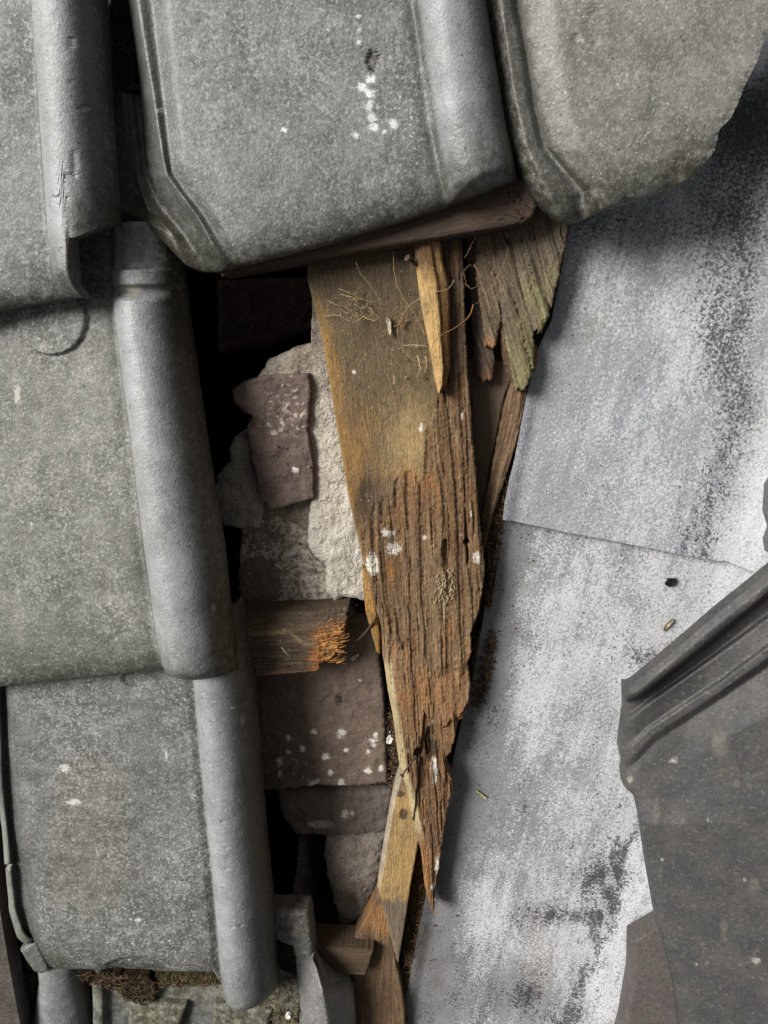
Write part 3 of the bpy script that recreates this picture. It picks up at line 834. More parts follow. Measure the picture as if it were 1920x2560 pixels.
# --- the tile of the other slope
def other(px, py, lift):
    x, y, h = Pv(np.asarray(px, float), np.asarray(py, float), lift)
    return x, y, h
def tile_other(name, guides, label, seed, base, th, lipw=0.018):
    nt = 360
    gx = []; gy = []; gz = []
    for pts, h in guides:
        (xa, ya), (xb, yb) = pts[-2], pts[-1]
        pts = list(pts) + [(2640.0, yb + (yb - ya)/(xb - xa)*(2640.0 - xb))]
        r = resamp(pts, nt)
        hh = np.full(nt, float(h)) if np.isscalar(h) else np.interp(np.linspace(0, 1, nt), np.linspace(0, 1, len(h)), h)
        x, y, z = Pv(r[:, 0], r[:, 1], hh)
        gx.append(x); gy.append(y); gz.append(z)
    X = []; Y = []; Z = []; S = []
    for i in range(len(guides) - 1):
        w = np.hypot(gx[i+1] - gx[i], gy[i+1] - gy[i]).mean(); n = max(3, int(w/0.0016))
        for f in np.linspace(0, 1, n, endpoint=(i == len(guides) - 2)):
            X.append(gx[i]*(1-f) + gx[i+1]*f); Y.append(gy[i]*(1-f) + gy[i+1]*f); Z.append(gz[i]*(1-f) + gz[i+1]*f); S.append(np.full(nt, i + f))
    c = Ctx(); c.X, c.Y, c.Z, c.S = (np.array(k) for k in (X, Y, Z, S))
    c.Z = blur(c.Z, 1, 0)
    seg = np.hypot(np.diff(c.X, axis=1), np.diff(c.Y, axis=1)); L = np.c_[np.zeros(len(c.X)), np.cumsum(seg, 1)]
    e = np.clip(1 - L/lipw, 0, 1)
    c.Z = c.Z - 0.010*(1 - np.sqrt(np.clip(1 - e*e, 0, 1))) + 0.0005*fbm(c.X*50, c.Y*50, seed, 4) + 0.0008*fbm(c.X*14, c.Y*14, seed, 3)
    finish(c)
    C = np.ones(c.X.shape + (3,))*base
    C = C*(1 + 0.2*fbm(c.px/90, c.py/90, seed, 4))[..., None]
    w = np.maximum.reduce([lich(c, 1685, 1902, 14), lich(c, 1575, 1948, 14), lich(c, 1890, 2405, 16), lich(c, 1862, 2200, 7), lich(c, 1655, 2150, 6), lich(c, 1770, 2050, 5), lich(c, 1740, 2410, 5)])*0.85
    C = mixc(C, lin(214, 210, 200), w)
    w = np.maximum.reduce([haze_spot(c, 1800, 1860, 22, 45), haze_spot(c, 1885, 2215, 18, 26), haze_spot(c, 1810, 2320, 10, 30), haze_spot(c, 1840, 1960, 10, 14), haze_spot(c, 1640, 2030, 12, 40)])
    C = mixc(C, lin(118, 111, 101), 0.40*ss(0.2, 0.9, w + 0.4*fbm(c.px/14, c.py/18, 8, 4, 0.6)*(w > 0.15)))
    at = dict(Col=C, gp=np.stack([c.X, c.Y, c.Z], -1))
    me, b = grid_mesh(name, c.X, c.Y, c.Z, th, at, full_bottom=True)
    return link(name, me, b, M_DTILE, None, label, 'roof tile', 'dark tiles of the right slope', 'thing')
T9 = [
 ([(1568, 1728), (1590, 1706), (1690, 1622), (1798, 1530), (1920, 1432), (2140, 1255)], 0.056),
 ([(1568, 1742), (1588, 1732), (1690, 1650), (1830, 1535), (1920, 1462), (2140, 1290)], 0.062),
 ([(1569, 1754), (1590, 1744), (1690, 1667), (1853, 1536), (1920, 1480), (2140, 1305)], 0.060),
 ([(1569, 1766), (1594, 1750), (1690, 1676), (1853, 1548), (1920, 1492), (2140, 1318)], 0.032),
 ([(1568, 1795), (1606, 1756), (1690, 1700), (1771, 1643), (1920, 1533), (2140, 1370)], 0.028),
 ([(1566, 1808), (1612, 1768), (1690, 1713), (1771, 1656), (1920, 1547), (2140, 1385)], [0.036, 0.044, 0.046, 0.046]),
 ([(1558, 1870), (1617, 1816), (1690, 1768), (1798, 1698), (1920, 1606), (2140, 1450)], [0.030, 0.046, 0.047, 0.047]),
 ([(1557, 1890), (1624, 1824), (1692, 1780), (1798, 1710), (1920, 1618), (2140, 1465)], [0.032, 0.054, 0.057, 0.057]),
 ([(1561, 1915), (1632, 1838), (1697, 1798), (1798, 1731), (1920, 1644), (2140, 1495)], [0.032, 0.053, 0.056, 0.056]),
 ([(1566, 1930), (1640, 1852), (1703, 1812), (1800, 1748), (1920, 1664), (2140, 1515)], [0.030, 0.037, 0.039, 0.039]),
 ([(1562, 1950), (1648, 1885), (1730, 1838), (1853, 1760), (1920, 1722), (2140, 1590)], [0.032, 0.041, 0.043, 0.043]),
 ([(1565, 1980), (1660, 1930), (1750, 1890), (1860, 1820), (2140, 1680)], [0.034, 0.046, 0.048, 0.048]),
 ([(1594, 2007), (1690, 1990), (1800, 1960), (2140, 1850)], [0.040, 0.048, 0.048]),
 ([(1608, 2065), (1800, 2060), (2140, 2000)], 0.048),
 ([(1623, 2169), (1800, 2170), (2140, 2150)], 0.048),
 ([(1649, 2320), (1800, 2320), (2140, 2310)], 0.048),
 ([(1690, 2470), (1800, 2480), (2140, 2480)], 0.048),
 ([(1715, 2660), (1800, 2680), (2140, 2700)], 0.048),
 ([(1760, 3000), (1800, 3000), (2140, 3000)], 0.048),
]
tile_other('roof_tile', T9, 'dark grey ribbed tile at the lower right, lying diagonally over the lead', 61, lin(64, 64, 64), 0.013)
T10 = [
 ([(1649, 2318), (1720, 2280), (1900, 2200)], 0.030),
 ([(1580, 2356), (1700, 2330), (1900, 2300)], 0.030),
 ([(1578, 2450), (1700, 2440), (1900, 2430)], 0.030),
 ([(1558, 2565), (1700, 2560), (1900, 2560)], 0.030),
 ([(1530, 2680), (1700, 2690), (1900, 2690)], 0.030),
 ([(1480, 3000), (1700, 3000), (1900, 3000)], 0.030),
]
tile_other('roof_tile', T10, 'brownish dark tile tucked under the ribbed tile at the bottom right', 67, lin(76, 71, 69), 0.012, 0.006)
T11 = [
 ([(1950, 1200), (1990, 1180), (2140, 1140)], 0.03),
 ([(1934, 1222), (1990, 1215), (2140, 1190)], 0.03),
 ([(1930, 1290), (1938, 1300), (2140, 1290)], 0.03),
 ([(1942, 1330), (1990, 1330), (2140, 1320)], 0.03),
 ([(1930, 1362), (1990, 1370), (2140, 1350)], 0.03),
 ([(1934, 1392), (1990, 1400), (2140, 1385)], 0.03),
]
tile_other('roof_tile', T11, 'sliver of a dark tile at the right edge above the ribbed tile', 71, lin(86, 86, 88), 0.012, 0.008)

# ================================================================== bricks and mortar in the opening
def mo(v):
    return lambda c: dict(mort=np.full(c.X.shape, v) if np.isscalar(v) else v(c))
GB = 'bricks bared under the missing tiles'
slab('brick', [(576, 977), (582, 1001), (603, 1031), (626, 1044), (617, 1062), (621, 1106), (633, 1173), (651, 1251), (681, 1279)],
     [(770, 934), (778, 960), (776, 1013), (771, 1076), (784, 1167), (785, 1249)], -0.028, 0.045, lin(112, 98, 90), M_BRICK,
     top=[(576, 977), (603, 956), (666, 938), (770, 934)], bottom=[(681, 1279), (730, 1266), (785, 1249)], bev=0.003, seed=4, jag=(0.0025, 0.001, 0.0015, 0.0006), rough=0.0045, nf=48,
     zfn=lambda c: -0.006*ss(26, 0, np.abs(c.py - 1060 - (c.px - 640)*0.55))*ss(720, 620, c.px) - 0.006*ss(660, 580, c.px)*ss(1010, 960, c.py) - 0.003*ss(0, 1, (c.py - 1050)/200),
     extra=mo(lambda c: 0.34 + 0.16*haze_spot(c, 730, 1020, 70, 70) + 0.08*haze_spot(c, 680, 1080, 60, 30)),
     cfn=lambda c, C: mixc(C, lin(235, 232, 226), blob(c, 738, 1176, 9, 7, .8)),
     label='broken dark brick standing highest in the opening, above the grey mortar lump', cat='brick', group=GB)
slab('mortar_bed', [(640, 945), (640, 1000), (700, 1100), (720, 1230), (775, 1256), (766, 1330), (770, 1378), (815, 1420), (812, 1488), (838, 1512)],
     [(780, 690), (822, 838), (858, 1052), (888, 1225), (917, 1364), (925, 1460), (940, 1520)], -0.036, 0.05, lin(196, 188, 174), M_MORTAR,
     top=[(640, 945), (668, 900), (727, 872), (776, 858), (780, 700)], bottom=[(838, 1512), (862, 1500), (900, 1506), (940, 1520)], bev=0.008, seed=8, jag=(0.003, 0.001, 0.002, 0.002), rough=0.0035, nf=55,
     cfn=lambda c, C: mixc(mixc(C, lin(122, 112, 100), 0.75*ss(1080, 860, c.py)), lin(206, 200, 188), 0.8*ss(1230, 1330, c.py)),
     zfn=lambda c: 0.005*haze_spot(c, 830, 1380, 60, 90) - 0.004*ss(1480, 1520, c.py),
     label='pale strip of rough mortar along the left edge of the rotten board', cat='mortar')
slab('mortar_bed', [(628, 950), (640, 1100), (655, 1260), (612, 1305), (612, 1420), (640, 1560)], [(790, 900), (800, 1100), (800, 1260), (830, 1400), (850, 1500), (900, 1570)], -0.048, 0.05, lin(132, 122, 110), M_MORTAR,
     bev=0.01, seed=9, jag=(0.004, 0.001, 0.002, 0.002), rough=0.006, nf=60, label='brown grey mortar backing between and behind the two upper bricks', cat='mortar')
slab('mortar_lump', [(575, 1100), (566, 1125), (568, 1160), (536, 1192), (528, 1230), (533, 1290), (548, 1316), (600, 1326)],
     [(597, 1092), (618, 1108), (630, 1180), (652, 1250), (678, 1286), (668, 1312), (632, 1332)], -0.045, 0.05, lin(176, 168, 158), M_MORTAR,
     bev=0.016, seed=14, jag=(0.003, 0.002, 0.001, 0.003), rough=0.005, nf=70, label='rough grey mortar lump beside the roll, below the broken brick', cat='mortar')
slab('brick', [(606, 1318), (600, 1345), (598, 1380), (594, 1440), (596, 1500), (600, 1560)], [(690, 1285), (772, 1330), (780, 1380), (826, 1424), (826, 1490), (880, 1520), (900, 1580)], -0.046, 0.05, lin(120, 108, 98), M_BRICK,
     bev=0.005, seed=19, jag=(0.002, 0.002, 0.002, 0.002), rough=0.0028,
     extra=mo(lambda c: 0.56 - 0.36*blob(c, 648, 1462, 56, 70, .3, 0.03) - 0.12*haze_spot(c, 650, 1340, 60, 30) - 0.15*ss(1490, 1530, c.py)*ss(760, 860, c.px)),
     cfn=lambda c, C: mixc(mixc(C, lin(146, 136, 124), 0.5*ss(690, 720, c.px)), lin(226, 222, 214), np.maximum(blob(c, 725, 1385, 14, 8, .9), np.maximum(blob(c, 862, 1565, 7, 34, .6), blob(c, 890, 1610, 12, 16, .5)))),
     label='mortar smeared brick in the middle of the opening, behind the splintered batten stub', cat='brick', group=GB)
def spots4(c):
    w = 0
    r = random.Random(3)
    for x, y, s in ((721, 1845, 9), (784, 1830, 12), (853, 1833, 15), (757, 1872, 12), (812, 1892, 14), (865, 1875, 7), (935, 1855, 16), (938, 1838, 10), (921, 1880, 8), (918, 1926, 14), (954, 1922, 9), (700, 1905, 14), (700, 1935, 9), (825, 1932, 10), (785, 1962, 18), (850, 1960, 16), (720, 1880, 10), (900, 1700, 4)):
        w = np.maximum(w, lich(c, x, y, s*1.15, int(x)))
    return w
slab('brick', [(600, 1540), (628, 1700), (636, 1820), (640, 1950), (650, 1978)], [(930, 1540), (950, 1640), (962, 1740), (968, 1880), (972, 1962)], -0.044, 0.030, lin(108, 94, 84), M_BRICK,
     bottom=[(650, 1978), (700, 1980), (790, 1966), (870, 1970), (972, 1962)], bev=0.005, seed=24, jag=(0.001, 0.0012, 0.001, 0.0030), rough=0.0020,
     extra=mo(lambda c: 0.30 + 0.14*haze_spot(c, 740, 1930, 90, 50) + 0.08*haze_spot(c, 860, 1680, 40, 40)),
     cfn=lambda c, C: mixc(mixc(C, lin(224, 218, 208), np.clip(1.5*spots4(c), 0, 1)), lin(40, 30, 26), 0.8*blob(c, 846, 1748, 10, 16, .4)),
     label='large smooth brown brick with white lichen spots along its lower edge', cat='brick', group=GB)
slab('brick', [(690, 1975), (700, 2040), (735, 2090)], [(985, 1975), (980, 2060), (965, 2092)], -0.064, 0.04, lin(106, 97, 90), M_BRICK,
     bottom=[(735, 2090), (850, 2098), (965, 2088)], bev=0.008, seed=28, jag=(0.003, 0.001, 0.001, 0.003), rough=0.003,
     extra=mo(0.34), cfn=lambda c, C: mixc(C, lin(186, 180, 172), 0.8*np.maximum.reduce([blob(c, 862, 2035, 9, 12, .8), blob(c, 880, 2032, 5, 5, .5), blob(c, 800, 2060, 30, 10, 1.2)])),
     label='dark brick in shadow just under the white spotted brick', cat='brick', group=GB)
slab('stone', [(812, 2102), (806, 2150), (816, 2210), (832, 2270), (850, 2340), (862, 2372)], [(968, 2095), (966, 2170), (950, 2222), (915, 2300), (880, 2366)], -0.055, 0.07, lin(150, 140, 130), M_MORTAR,
     bottom=[(862, 2372), (880, 2366)], bev=0.016, seed=33, jag=(0.003, 0.001, 0.001, 0.001), rough=0.0045, nf=60, label='rough grey stone wedged above the small lower batten', cat='stone')
slab('stone', [(745, 2110), (738, 2200), (728, 2250), (736, 2282)], [(768, 2110), (776, 2200), (788, 2240), (774, 2284)], -0.11, 0.06, lin(130, 122, 114), M_MORTAR,
     bev=0.010, seed=36, jag=(0.003, 0.003, 0.001, 0.002), rough=0.004, label='dim narrow stone deep in the dark gap beside the lower roll', cat='stone')
slab('brick', [(540, 700), (540, 780), (545, 890)], [(800, 690), (805, 760), (790, 822)], -0.125, 0.045, lin(66, 55, 50), M_BRICK,  # brick colour lowered to paint in the shade at the back
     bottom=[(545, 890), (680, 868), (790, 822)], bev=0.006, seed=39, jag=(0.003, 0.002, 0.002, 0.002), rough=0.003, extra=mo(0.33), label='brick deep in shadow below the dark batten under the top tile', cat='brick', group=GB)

# ================================================================== timber
def fibre(a, b, seed=0, fa=420.0, fb=9.0, octv=5, gain=0.6):
    wob = 0.0034*fbm(b*11, a*9, seed + 91, 3) + 0.0009*fbm(b*60, a*30, seed + 92, 2) + 0.008*fbm(a*55, b*2.5, seed + 95, 3)
    amp = 0.35 + 1.1*ss(-0.4, 0.5, fbm(a*45, b*9, seed + 93, 3))
    return amp*fbm((a + wob)*fa, b*fb, seed, octv, gain)
def cracks(a, b, seed=0, fa=130.0, fb=5.0, w=0.07):
    wob = 0.0034*fbm(b*11, a*9, seed + 33, 3) + 0.0008*fbm(b*70, a*40, seed + 34, 2) + 0.014*fbm(a*40, b*2.5, seed + 36, 3)
    n = np.abs(pn((a + wob)*fa, b*fb, seed)) + 0.35*np.abs(pn((a + wob)*fa*2.3, b*fb*2.2, seed + 4))
    gate = ss(-0.1, 0.25, fbm(a*60, b*9, seed + 8, 2))
    return ss(w, 0.0, n)*gate

def wood(name, left, right, h, th, cfn, zfn, mat=None, parent=None, top=None, bottom=None, seed=1, du=0.0010, jag=(0.0004, 0.0004, 0.001, 0.001), jf=300, label=None, cat=None, group=None, bev=0.002, fib=0.0006, crk=0.0, ang=None, gfn=None, grain=0.8, fa=420.0, crf=130.0):
    c = patch(left, right, h, top=top, bottom=bottom, du=du, jag=jag, jf=jf, seed=seed, ang=ang)
    e = np.clip(1 - c.rim/bev, 0, 1)
    c.F = fibre(c.a, c.b, seed, fa)
    c.K = cracks(c.a, c.b, seed + 3, crf)
    c.seed = seed
    c.Z = c.z0 - bev*(1 - np.sqrt(np.clip(1 - e*e, 0, 1))) + fib*c.F - crk*c.K
    if zfn: c.Z = c.Z + zfn(c)
    C = cfn(c)
    at = dict(Col=C, gp=np.stack([c.a, c.b, c.Z + seed*0.173], -1), grn=gfn(c) if gfn else np.full(c.X.shape, grain))
    me, b = grid_mesh(name, c.X, c.Y, c.Z, th, at, full_bottom=True, coarse=4)
    return link(name, me, b, mat or M_WOOD, parent, label, cat, group, 'thing' if label else None)

def flat(colr, amp=0.35):
    return lambda c: np.ones(c.X.shape + (3,))*colr*(1 + amp*fibre(c.a, c.b, 7, 260.0, 7.0))[..., None]

# --- main rotten board
MB_L = [(765, 640), (769, 699), (804, 838), (839, 1052), (868, 1225), (897, 1364), (920, 1450), (940, 1525), (953, 1572), (956, 1650), (968, 1740), (980, 1800), (997, 1926), (1019, 2005), (1038, 2105), (1046, 2124), (1052, 2145), (1061, 2231), (1082, 2306)]
MB_R = [(1150, 560), (1158, 636), (1162, 729), (1166, 834), (1172, 940), (1181, 1060), (1189, 1149), (1200, 1301), (1213, 1419), (1213, 1440), (1207, 1480), (1197, 1538), (1177, 1586), (1179, 1633), (1170, 1665), (1177, 1718), (1173, 1758), (1160, 1806), (1146, 1816), (1140, 1846), (1128, 1891), (1114, 1908), (1115, 1929), (1131, 1960), (1133, 1992), (1125, 2011), (1114, 2072), (1103, 2151), (1090, 2231), (1084, 2307)]
def torn(c, edge, amp, seed, soft=3.0, fa=700):
    """1 below a torn edge (picture y) that runs across the grain with ragged fibre ends"""
    j = amp*(1.1*fbm(c.a*110, c.b*12, seed, 3) + 0.7*fbm(c.a*fa*0.6, c.b*8, seed + 3, 3, 0.6))
    return ss(-soft, soft, c.py - edge - j)
def mb_masks(c):
    m = Ctx()
    # orange layer bared below the ragged edge
    edge = np.interp(c.px, [900, 960, 985, 1000, 1030, 1060, 1066, 1080, 1100, 1200], [1330, 1235, 1215, 1195, 1190, 1185, 1060, 1050, 1000, 900])
    m.bare = torn(c, edge + 34*fbm(c.a*60, c.b*14, 15, 3), 26, 5, 5.0)
    m.bareC = np.clip(0.55*torn(c, edge - 20 + 60*fbm(c.a*60, c.b*14, 15, 3), 40, 5, 60.0) + 0.6*torn(c, edge + 40 + 34*fbm(c.a*60, c.b*14, 15, 3), 60, 7, 26.0), 0, 1)
    m.right = ss(1088, 1100, c.px - (c.py - 980)*0.055 + 5*fbm(c.a*40, c.b*30, 3, 3))*ss(2050, 1900, c.py)
    m.low = torn(c, np.interp(c.px, [980, 1040, 1080, 1180], [1600, 1640, 1690, 1660]), 36, 9)
    m.last = torn(c, np.interp(c.px, [980, 1060, 1085, 1110, 1150, 1180], [2600, 1790, 1812, 1815, 1800, 1750]), 16, 12)
    m.side = ss(0.0085, 0.0070, c.dl + 0.0006*fbm(c.b*60, c.a*20, 4, 3))*ss(1640, 1672, c.py)*ss(2130, 2080, c.py)
    m.tip = ss(1900, 2000, c.py)
    return m
def mb_z(c):
    m = mb_masks(c)
    rot = np.clip(m.bare + m.right*0.8, 0, 1)
    z = -0.0012*m.bare - 0.0012*m.right - 0.0012*m.low - 0.0040*m.last
    z = z + rot*(0.0009*c.F - 0.0030*c.K)
    z = z - 0.0055*rot*cracks(c.a, c.b, 77, 55.0, 4.0, 0.035) - 0.0014*rot*ss(0.35, 0.7, fbm(c.a*260, c.b*120, 78, 3))
    # steps between split fibre bundles
    fl = fbm((c.a + 0.002*fbm(c.b*14, c.a*9, 2, 3))*130, c.b*8, 66, 3)
    z = z + rot*(0.0014*fl + 0.0013*ss(0.05, 0.09, fl + 0.10*fbm(c.a*300, c.b*60, 67, 2)) + 0.0012*fbm(c.X*240, c.Y*240, 68, 4, 0.65))
    z = z - 0.010*blob(c, 1167, 1358, 8, 8, .3) - 0.006*ss(5, 1, np.abs(c.px - 1168 - (c.py - 1358)*0.05))*ss(1250, 1340, c.py)*ss(1425, 1400, c.py)
    z = z - 0.004*blob(c, 1112, 1375, 8, 26, .3)
    z = z - 0.006*m.side*ss(0.006, 0.0, c.dl)
    z = z - 0.0050*blob(c, 1072, 1868, 10, 40, .5) - 0.005*blob(c, 1045, 1888, 11, 14, .4)
    z = z + 0.0008*fbm(c.X*30, c.Y*30, 5, 3) + 0.003*ss(900, 700, c.py)
    z = z - 0.003*ss(1750, 2290, c.py)
    return z
def mb_c(c):
    m = mb_masks(c)
    F2 = fibre(c.a, c.b, 23, 300.0, 6.0)
    C = np.ones(c.X.shape + (3,))*lin(98, 84, 62)
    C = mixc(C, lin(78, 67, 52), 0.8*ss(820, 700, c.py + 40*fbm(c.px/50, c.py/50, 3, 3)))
    C = mixc(C, lin(146, 112, 64), 0.9*ss(0.016, 0.003, c.dl + 0.004*fbm(c.b*30, c.a*30, 5, 3))*ss(690, 860, c.py))
    C = mixc(C, lin(176, 150, 104), 0.7*ss(0.1, 1.0, haze_spot(c, 1020, 1110, 80, 135) + 0.30*fbm(c.a*200, c.b*24, 19, 5, 0.65)))
    C = mixc(C, lin(150, 112, 62), 0.7*haze_spot(c, 890, 1150, 60, 130))
    C = mixc(C, lin(118, 100, 74), 0.4*ss(0.1, 0.5, F2))
    C = mixc(C, lin(66, 56, 44), 0.55*ss(0.0, 0.5, fbm(c.X*45, c.Y*30, 61, 5, 0.6))*ss(1150, 950, c.py))
    C = C*(1 + 0.45*fbm(c.a*420, c.b*130, 71, 4, 0.65) + 0.25*fbm(c.a*900, c.b*18, 73, 3, 0.6))[..., None]
    C = mixc(C, lin(56, 44, 36), 0.88*ss(0.2, 0.8, haze_spot(c, 922, 1275, 45, 100) + 0.35*fbm(c.a*260, c.b*25, 29, 4)))
    C = mixc(C, lin(78, 58, 38), 0.6*ss(1330, 1400, c.py)*ss(960, 900, c.px))
    O = np.ones(c.X.shape + (3,))*lin(126, 98, 68)
    O = mixc(O, lin(146, 102, 60), 0.7*haze_spot(c, 1030, 1230, 70, 70))
    O = mixc(O, lin(92, 66, 46), 0.6*ss(0.0, 0.45, fibre(c.a, c.b, 29, 210.0, 6.0)))
    O = mixc(O, lin(142, 122, 94), 0.8*haze_spot(c, 1120, 1500, 110, 170)*ss(-0.4, 0.2, F2))
    O = mixc(O, lin(118, 96, 70), 0.5*ss(1330, 1420, c.py)*ss(1640, 1560, c.py))
    O = mixc(O, lin(100, 72, 48), 0.6*haze_spot(c, 985, 1450, 40, 140))
    O = mixc(O, lin(176, 118, 60), 0.8*haze_spot(c, 975, 1440, 8, 30) + 0.8*haze_spot(c, 968, 1660, 14, 34))
    O = mixc(O, lin(150, 110, 72), 0.8*m.low*ss(1900, 1780, c.py))
    O = mixc(O, lin(124, 88, 56), 0.6*m.last)
    O = mixc(O, lin(116, 84, 58), 0.7*ss(1880, 1960, c.py))
    O = mixc(O, lin(172, 122, 68), 0.8*ss(2180, 2280, c.py) + 0.6*ss(0.006, 0.002, c.dl)*ss(2100, 2160, c.py))
    O = mixc(O, lin(168, 112, 58), 0.75*ss(0.05, 0.5, fbm(c.a*45, c.b*12, 81, 4)))
    O = mixc(O, lin(146, 130, 106), 0.6*ss(0.1, 0.5, fbm(c.a*60, c.b*10, 85, 4))*ss(1380, 1480, c.py)*ss(1760, 1650, c.py))
    O = mixc(O, lin(78, 58, 42), 0.6*ss(0.2, 0.55, fbm(c.a*70, c.b*16, 87, 4)))
    C = mixc(C, O, m.bareC)
    Rr = np.ones(c.X.shape + (3,))*lin(116, 88, 60)
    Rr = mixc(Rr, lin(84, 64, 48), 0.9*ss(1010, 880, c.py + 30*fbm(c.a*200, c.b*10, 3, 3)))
    Rr = mixc(Rr, lin(74, 50, 34), 0.7*ss(0.0, 0.4, fibre(c.a, c.b, 37, 300.0, 7.0)))
    Rr = mixc(Rr, lin(146, 128, 100), 0.6*ss(1350, 1500, c.py)*ss(-0.2, 0.4, F2))
    C = mixc(C, Rr, m.right*ss(1640, 1560, c.py))
    C = mixc(C, lin(150, 128, 98), 0.5*np.clip(m.bare + m.right, 0, 1)*ss(0.15, 0.45, fbm(c.a*240, c.b*26, 53, 4, 0.6)))
    C = mixc(C, lin(96, 60, 34), 0.5*np.clip(m.bare + m.right, 0, 1)*ss(0.2, 0.5, fbm(c.a*150, c.b*30, 57, 4, 0.6)))
    C = mixc(C, lin(40, 30, 24), 0.9*np.clip(blob(c, 1072, 1862, 9, 42, .6) + blob(c, 1045, 1886, 12, 16, .5) + blob(c, 1082, 1880, 16, 22, .7), 0, 1))
    C = mixc(C, lin(176, 160, 122), 0.95*m.side)
    w = np.maximum.reduce([blob(c, 960, 1332, 7, 10, .5), blob(c, 975, 1335, 12, 9, .9), blob(c, 930, 1408, 15, 26, .5), blob(c, 936, 1425, 10, 14, .7), blob(c, 1192, 1395, 9, 15, .7), blob(c, 1053, 1070, 5, 10, .8), blob(c, 1178, 1285, 3, 8, .6), blob(c, 1086, 1925, 10, 22, .6), blob(c, 1086, 1958, 6, 14, .8), blob(c, 1020, 1880, 4, 7, .5), blob(c, 1084, 2232, 8, 8, .5), blob(c, 885, 930, 5, 5, .4), blob(c, 1155, 1040, 3, 9, .6), blob(c, 1093, 2180, 5, 22, 1.0), blob(c, 1062, 1346, 6, 6, .8), blob(c, 985, 1372, 18, 14, 1.3)])
    C = mixc(C, lin(226, 220, 206), w)
    return C
def mb_g(c):
    m = mb_masks(c)
    return np.clip(0.28 + 0.3*haze_spot(c, 900, 1200, 90, 200) + 0.7*np.maximum(m.bare, m.right) - 0.5*m.side, 0.1, 1)
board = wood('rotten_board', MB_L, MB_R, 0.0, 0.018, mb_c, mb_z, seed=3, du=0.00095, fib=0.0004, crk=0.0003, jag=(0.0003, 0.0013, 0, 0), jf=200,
     gfn=mb_g, label='long rotten plank in the middle, tapering to a pointed tip at its lower end', cat='plank', ang=(P(1050, 2200, 0)[0] - P(950, 700, 0)[0], P(1050, 2200, 0)[1] - P(950, 700, 0)[1]))

# --- yellow side sliver left of the board
wood('wood_sliver', [(905, 1420), (907, 1470), (914, 1530), (930, 1590), (941, 1630)], [(922, 1424), (932, 1470), (942, 1530), (951, 1590), (950, 1640)], -0.012, 0.008,
     lambda c: mixc(flat(lin(158, 118, 58))(c), lin(92, 70, 40), ss(0.1, 0.5, fbm(c.px/9, c.py/14, 4, 3))), None, seed=71, fib=0.0006,
     label='thin yellow sliver along the left edge of the rotten plank', cat='wood sliver')

# --- yellow splinter
def sp_z(c):
    return 0.005*np.sin(np.clip(c.s, 0, 1)*np.pi)**0.7 - 0.003*ss(0.60, 0.66, c.s + 0.05*fbm(c.b*60, c.a, 3, 3)) + 0.004*ss(0, 1, 1 - c.t)
def sp_c(c):
    C = np.ones(c.X.shape + (3,))*lin(192, 158, 104)
    C = C*(1 + 0.25*fibre(c.a, c.b, 9, 240.0, 8.0))[..., None]
    C = mixc(C, lin(138, 96, 56), 0.85*ss(0.58, 0.66, c.s + 0.05*fbm(c.b*60, c.a, 3, 3))*ss(0.12, 0.35, c.t))
    C = mixc(C, lin(96, 62, 34), 0.9*ss(0.30, 0.12, c.t + 0.12*fbm(c.a*200, c.b*25, 5, 3))*ss(0.75, 0.55, c.s))
    C = mixc(C, lin(120, 82, 46), 0.5*c.K)  # dirt and shade of the cracks put into the colour
    return C
wood('wood_splinter', [(1030, 600), (1037, 632), (1042, 687), (1052, 763), (1069, 847), (1086, 948), (1094, 981)], [(1098, 590), (1103, 618), (1107, 653), (1122, 708), (1126, 763), (1124, 855), (1126, 919), (1116, 965), (1100, 984)], 0.010, 0.010, sp_c, sp_z, seed=13, fib=0.0007, crk=0.0015, jag=(0.0003, 0.0006, 0, 0),
     label='bright yellow pointed splinter lying on the rotten plank', cat='splinter')

# --- rotten board right of it, split into long splinters
rb = empty('split_board', 1290, 700, -0.01, 'grey green rotten board at the right, split into long ragged splinters beside the lead', 'plank')
def rb_c(base, green, tipc=None, ts=0.6, seed=1):
    def fn(c):
        C = np.ones(c.X.shape + (3,))*base
        C = C*(1 + 0.45*fibre(c.a, c.b, seed, 240.0, 6.0))[..., None]
        C = mixc(C, lin(150, 134, 106), 0.55*ss(0.05, 0.5, fibre(c.a, c.b, seed + 5, 330.0, 6.0)))
        C = mixc(C, lin(138, 136, 92), green*ss(ts, ts + 0.3, c.t + 0.15*fbm(c.a*120, c.b*20, seed, 3))*ss(-0.5, 0.2, fibre(c.a, c.b, seed + 2, 200.0, 7.0)))
        if tipc is not None:
            C = mixc(C, tipc, 0.8*ss(0.86, 0.97, c.t))
        return C
    return fn
def rb_z(tilt=0.0, amp=0.0016):
    def fn(c):
        wa = c.a + 0.0016*fbm(c.b*16, c.a*9, c.seed, 3)
        return 0.002*np.sin(np.clip(c.s, 0, 1)*np.pi)**0.6 + tilt*(c.s - 0.5) + 2.2*amp*fbm(wa*160, c.b*7, c.seed, 3) - 0.0045*c.K - 0.004*cracks(c.a, c.b, c.seed + 9, 110.0, 4.0, 0.08) + 0.0009*fbm(c.a*320, c.b*160, c.seed + 5, 3)
    return fn
J = (0.0016, 0.0016, 0.0, 0.0075)
D = P(1345, 900, 0)[0] - P(1240, 560, 0)[0], P(1345, 900, 0)[1] - P(1240, 560, 0)[1]
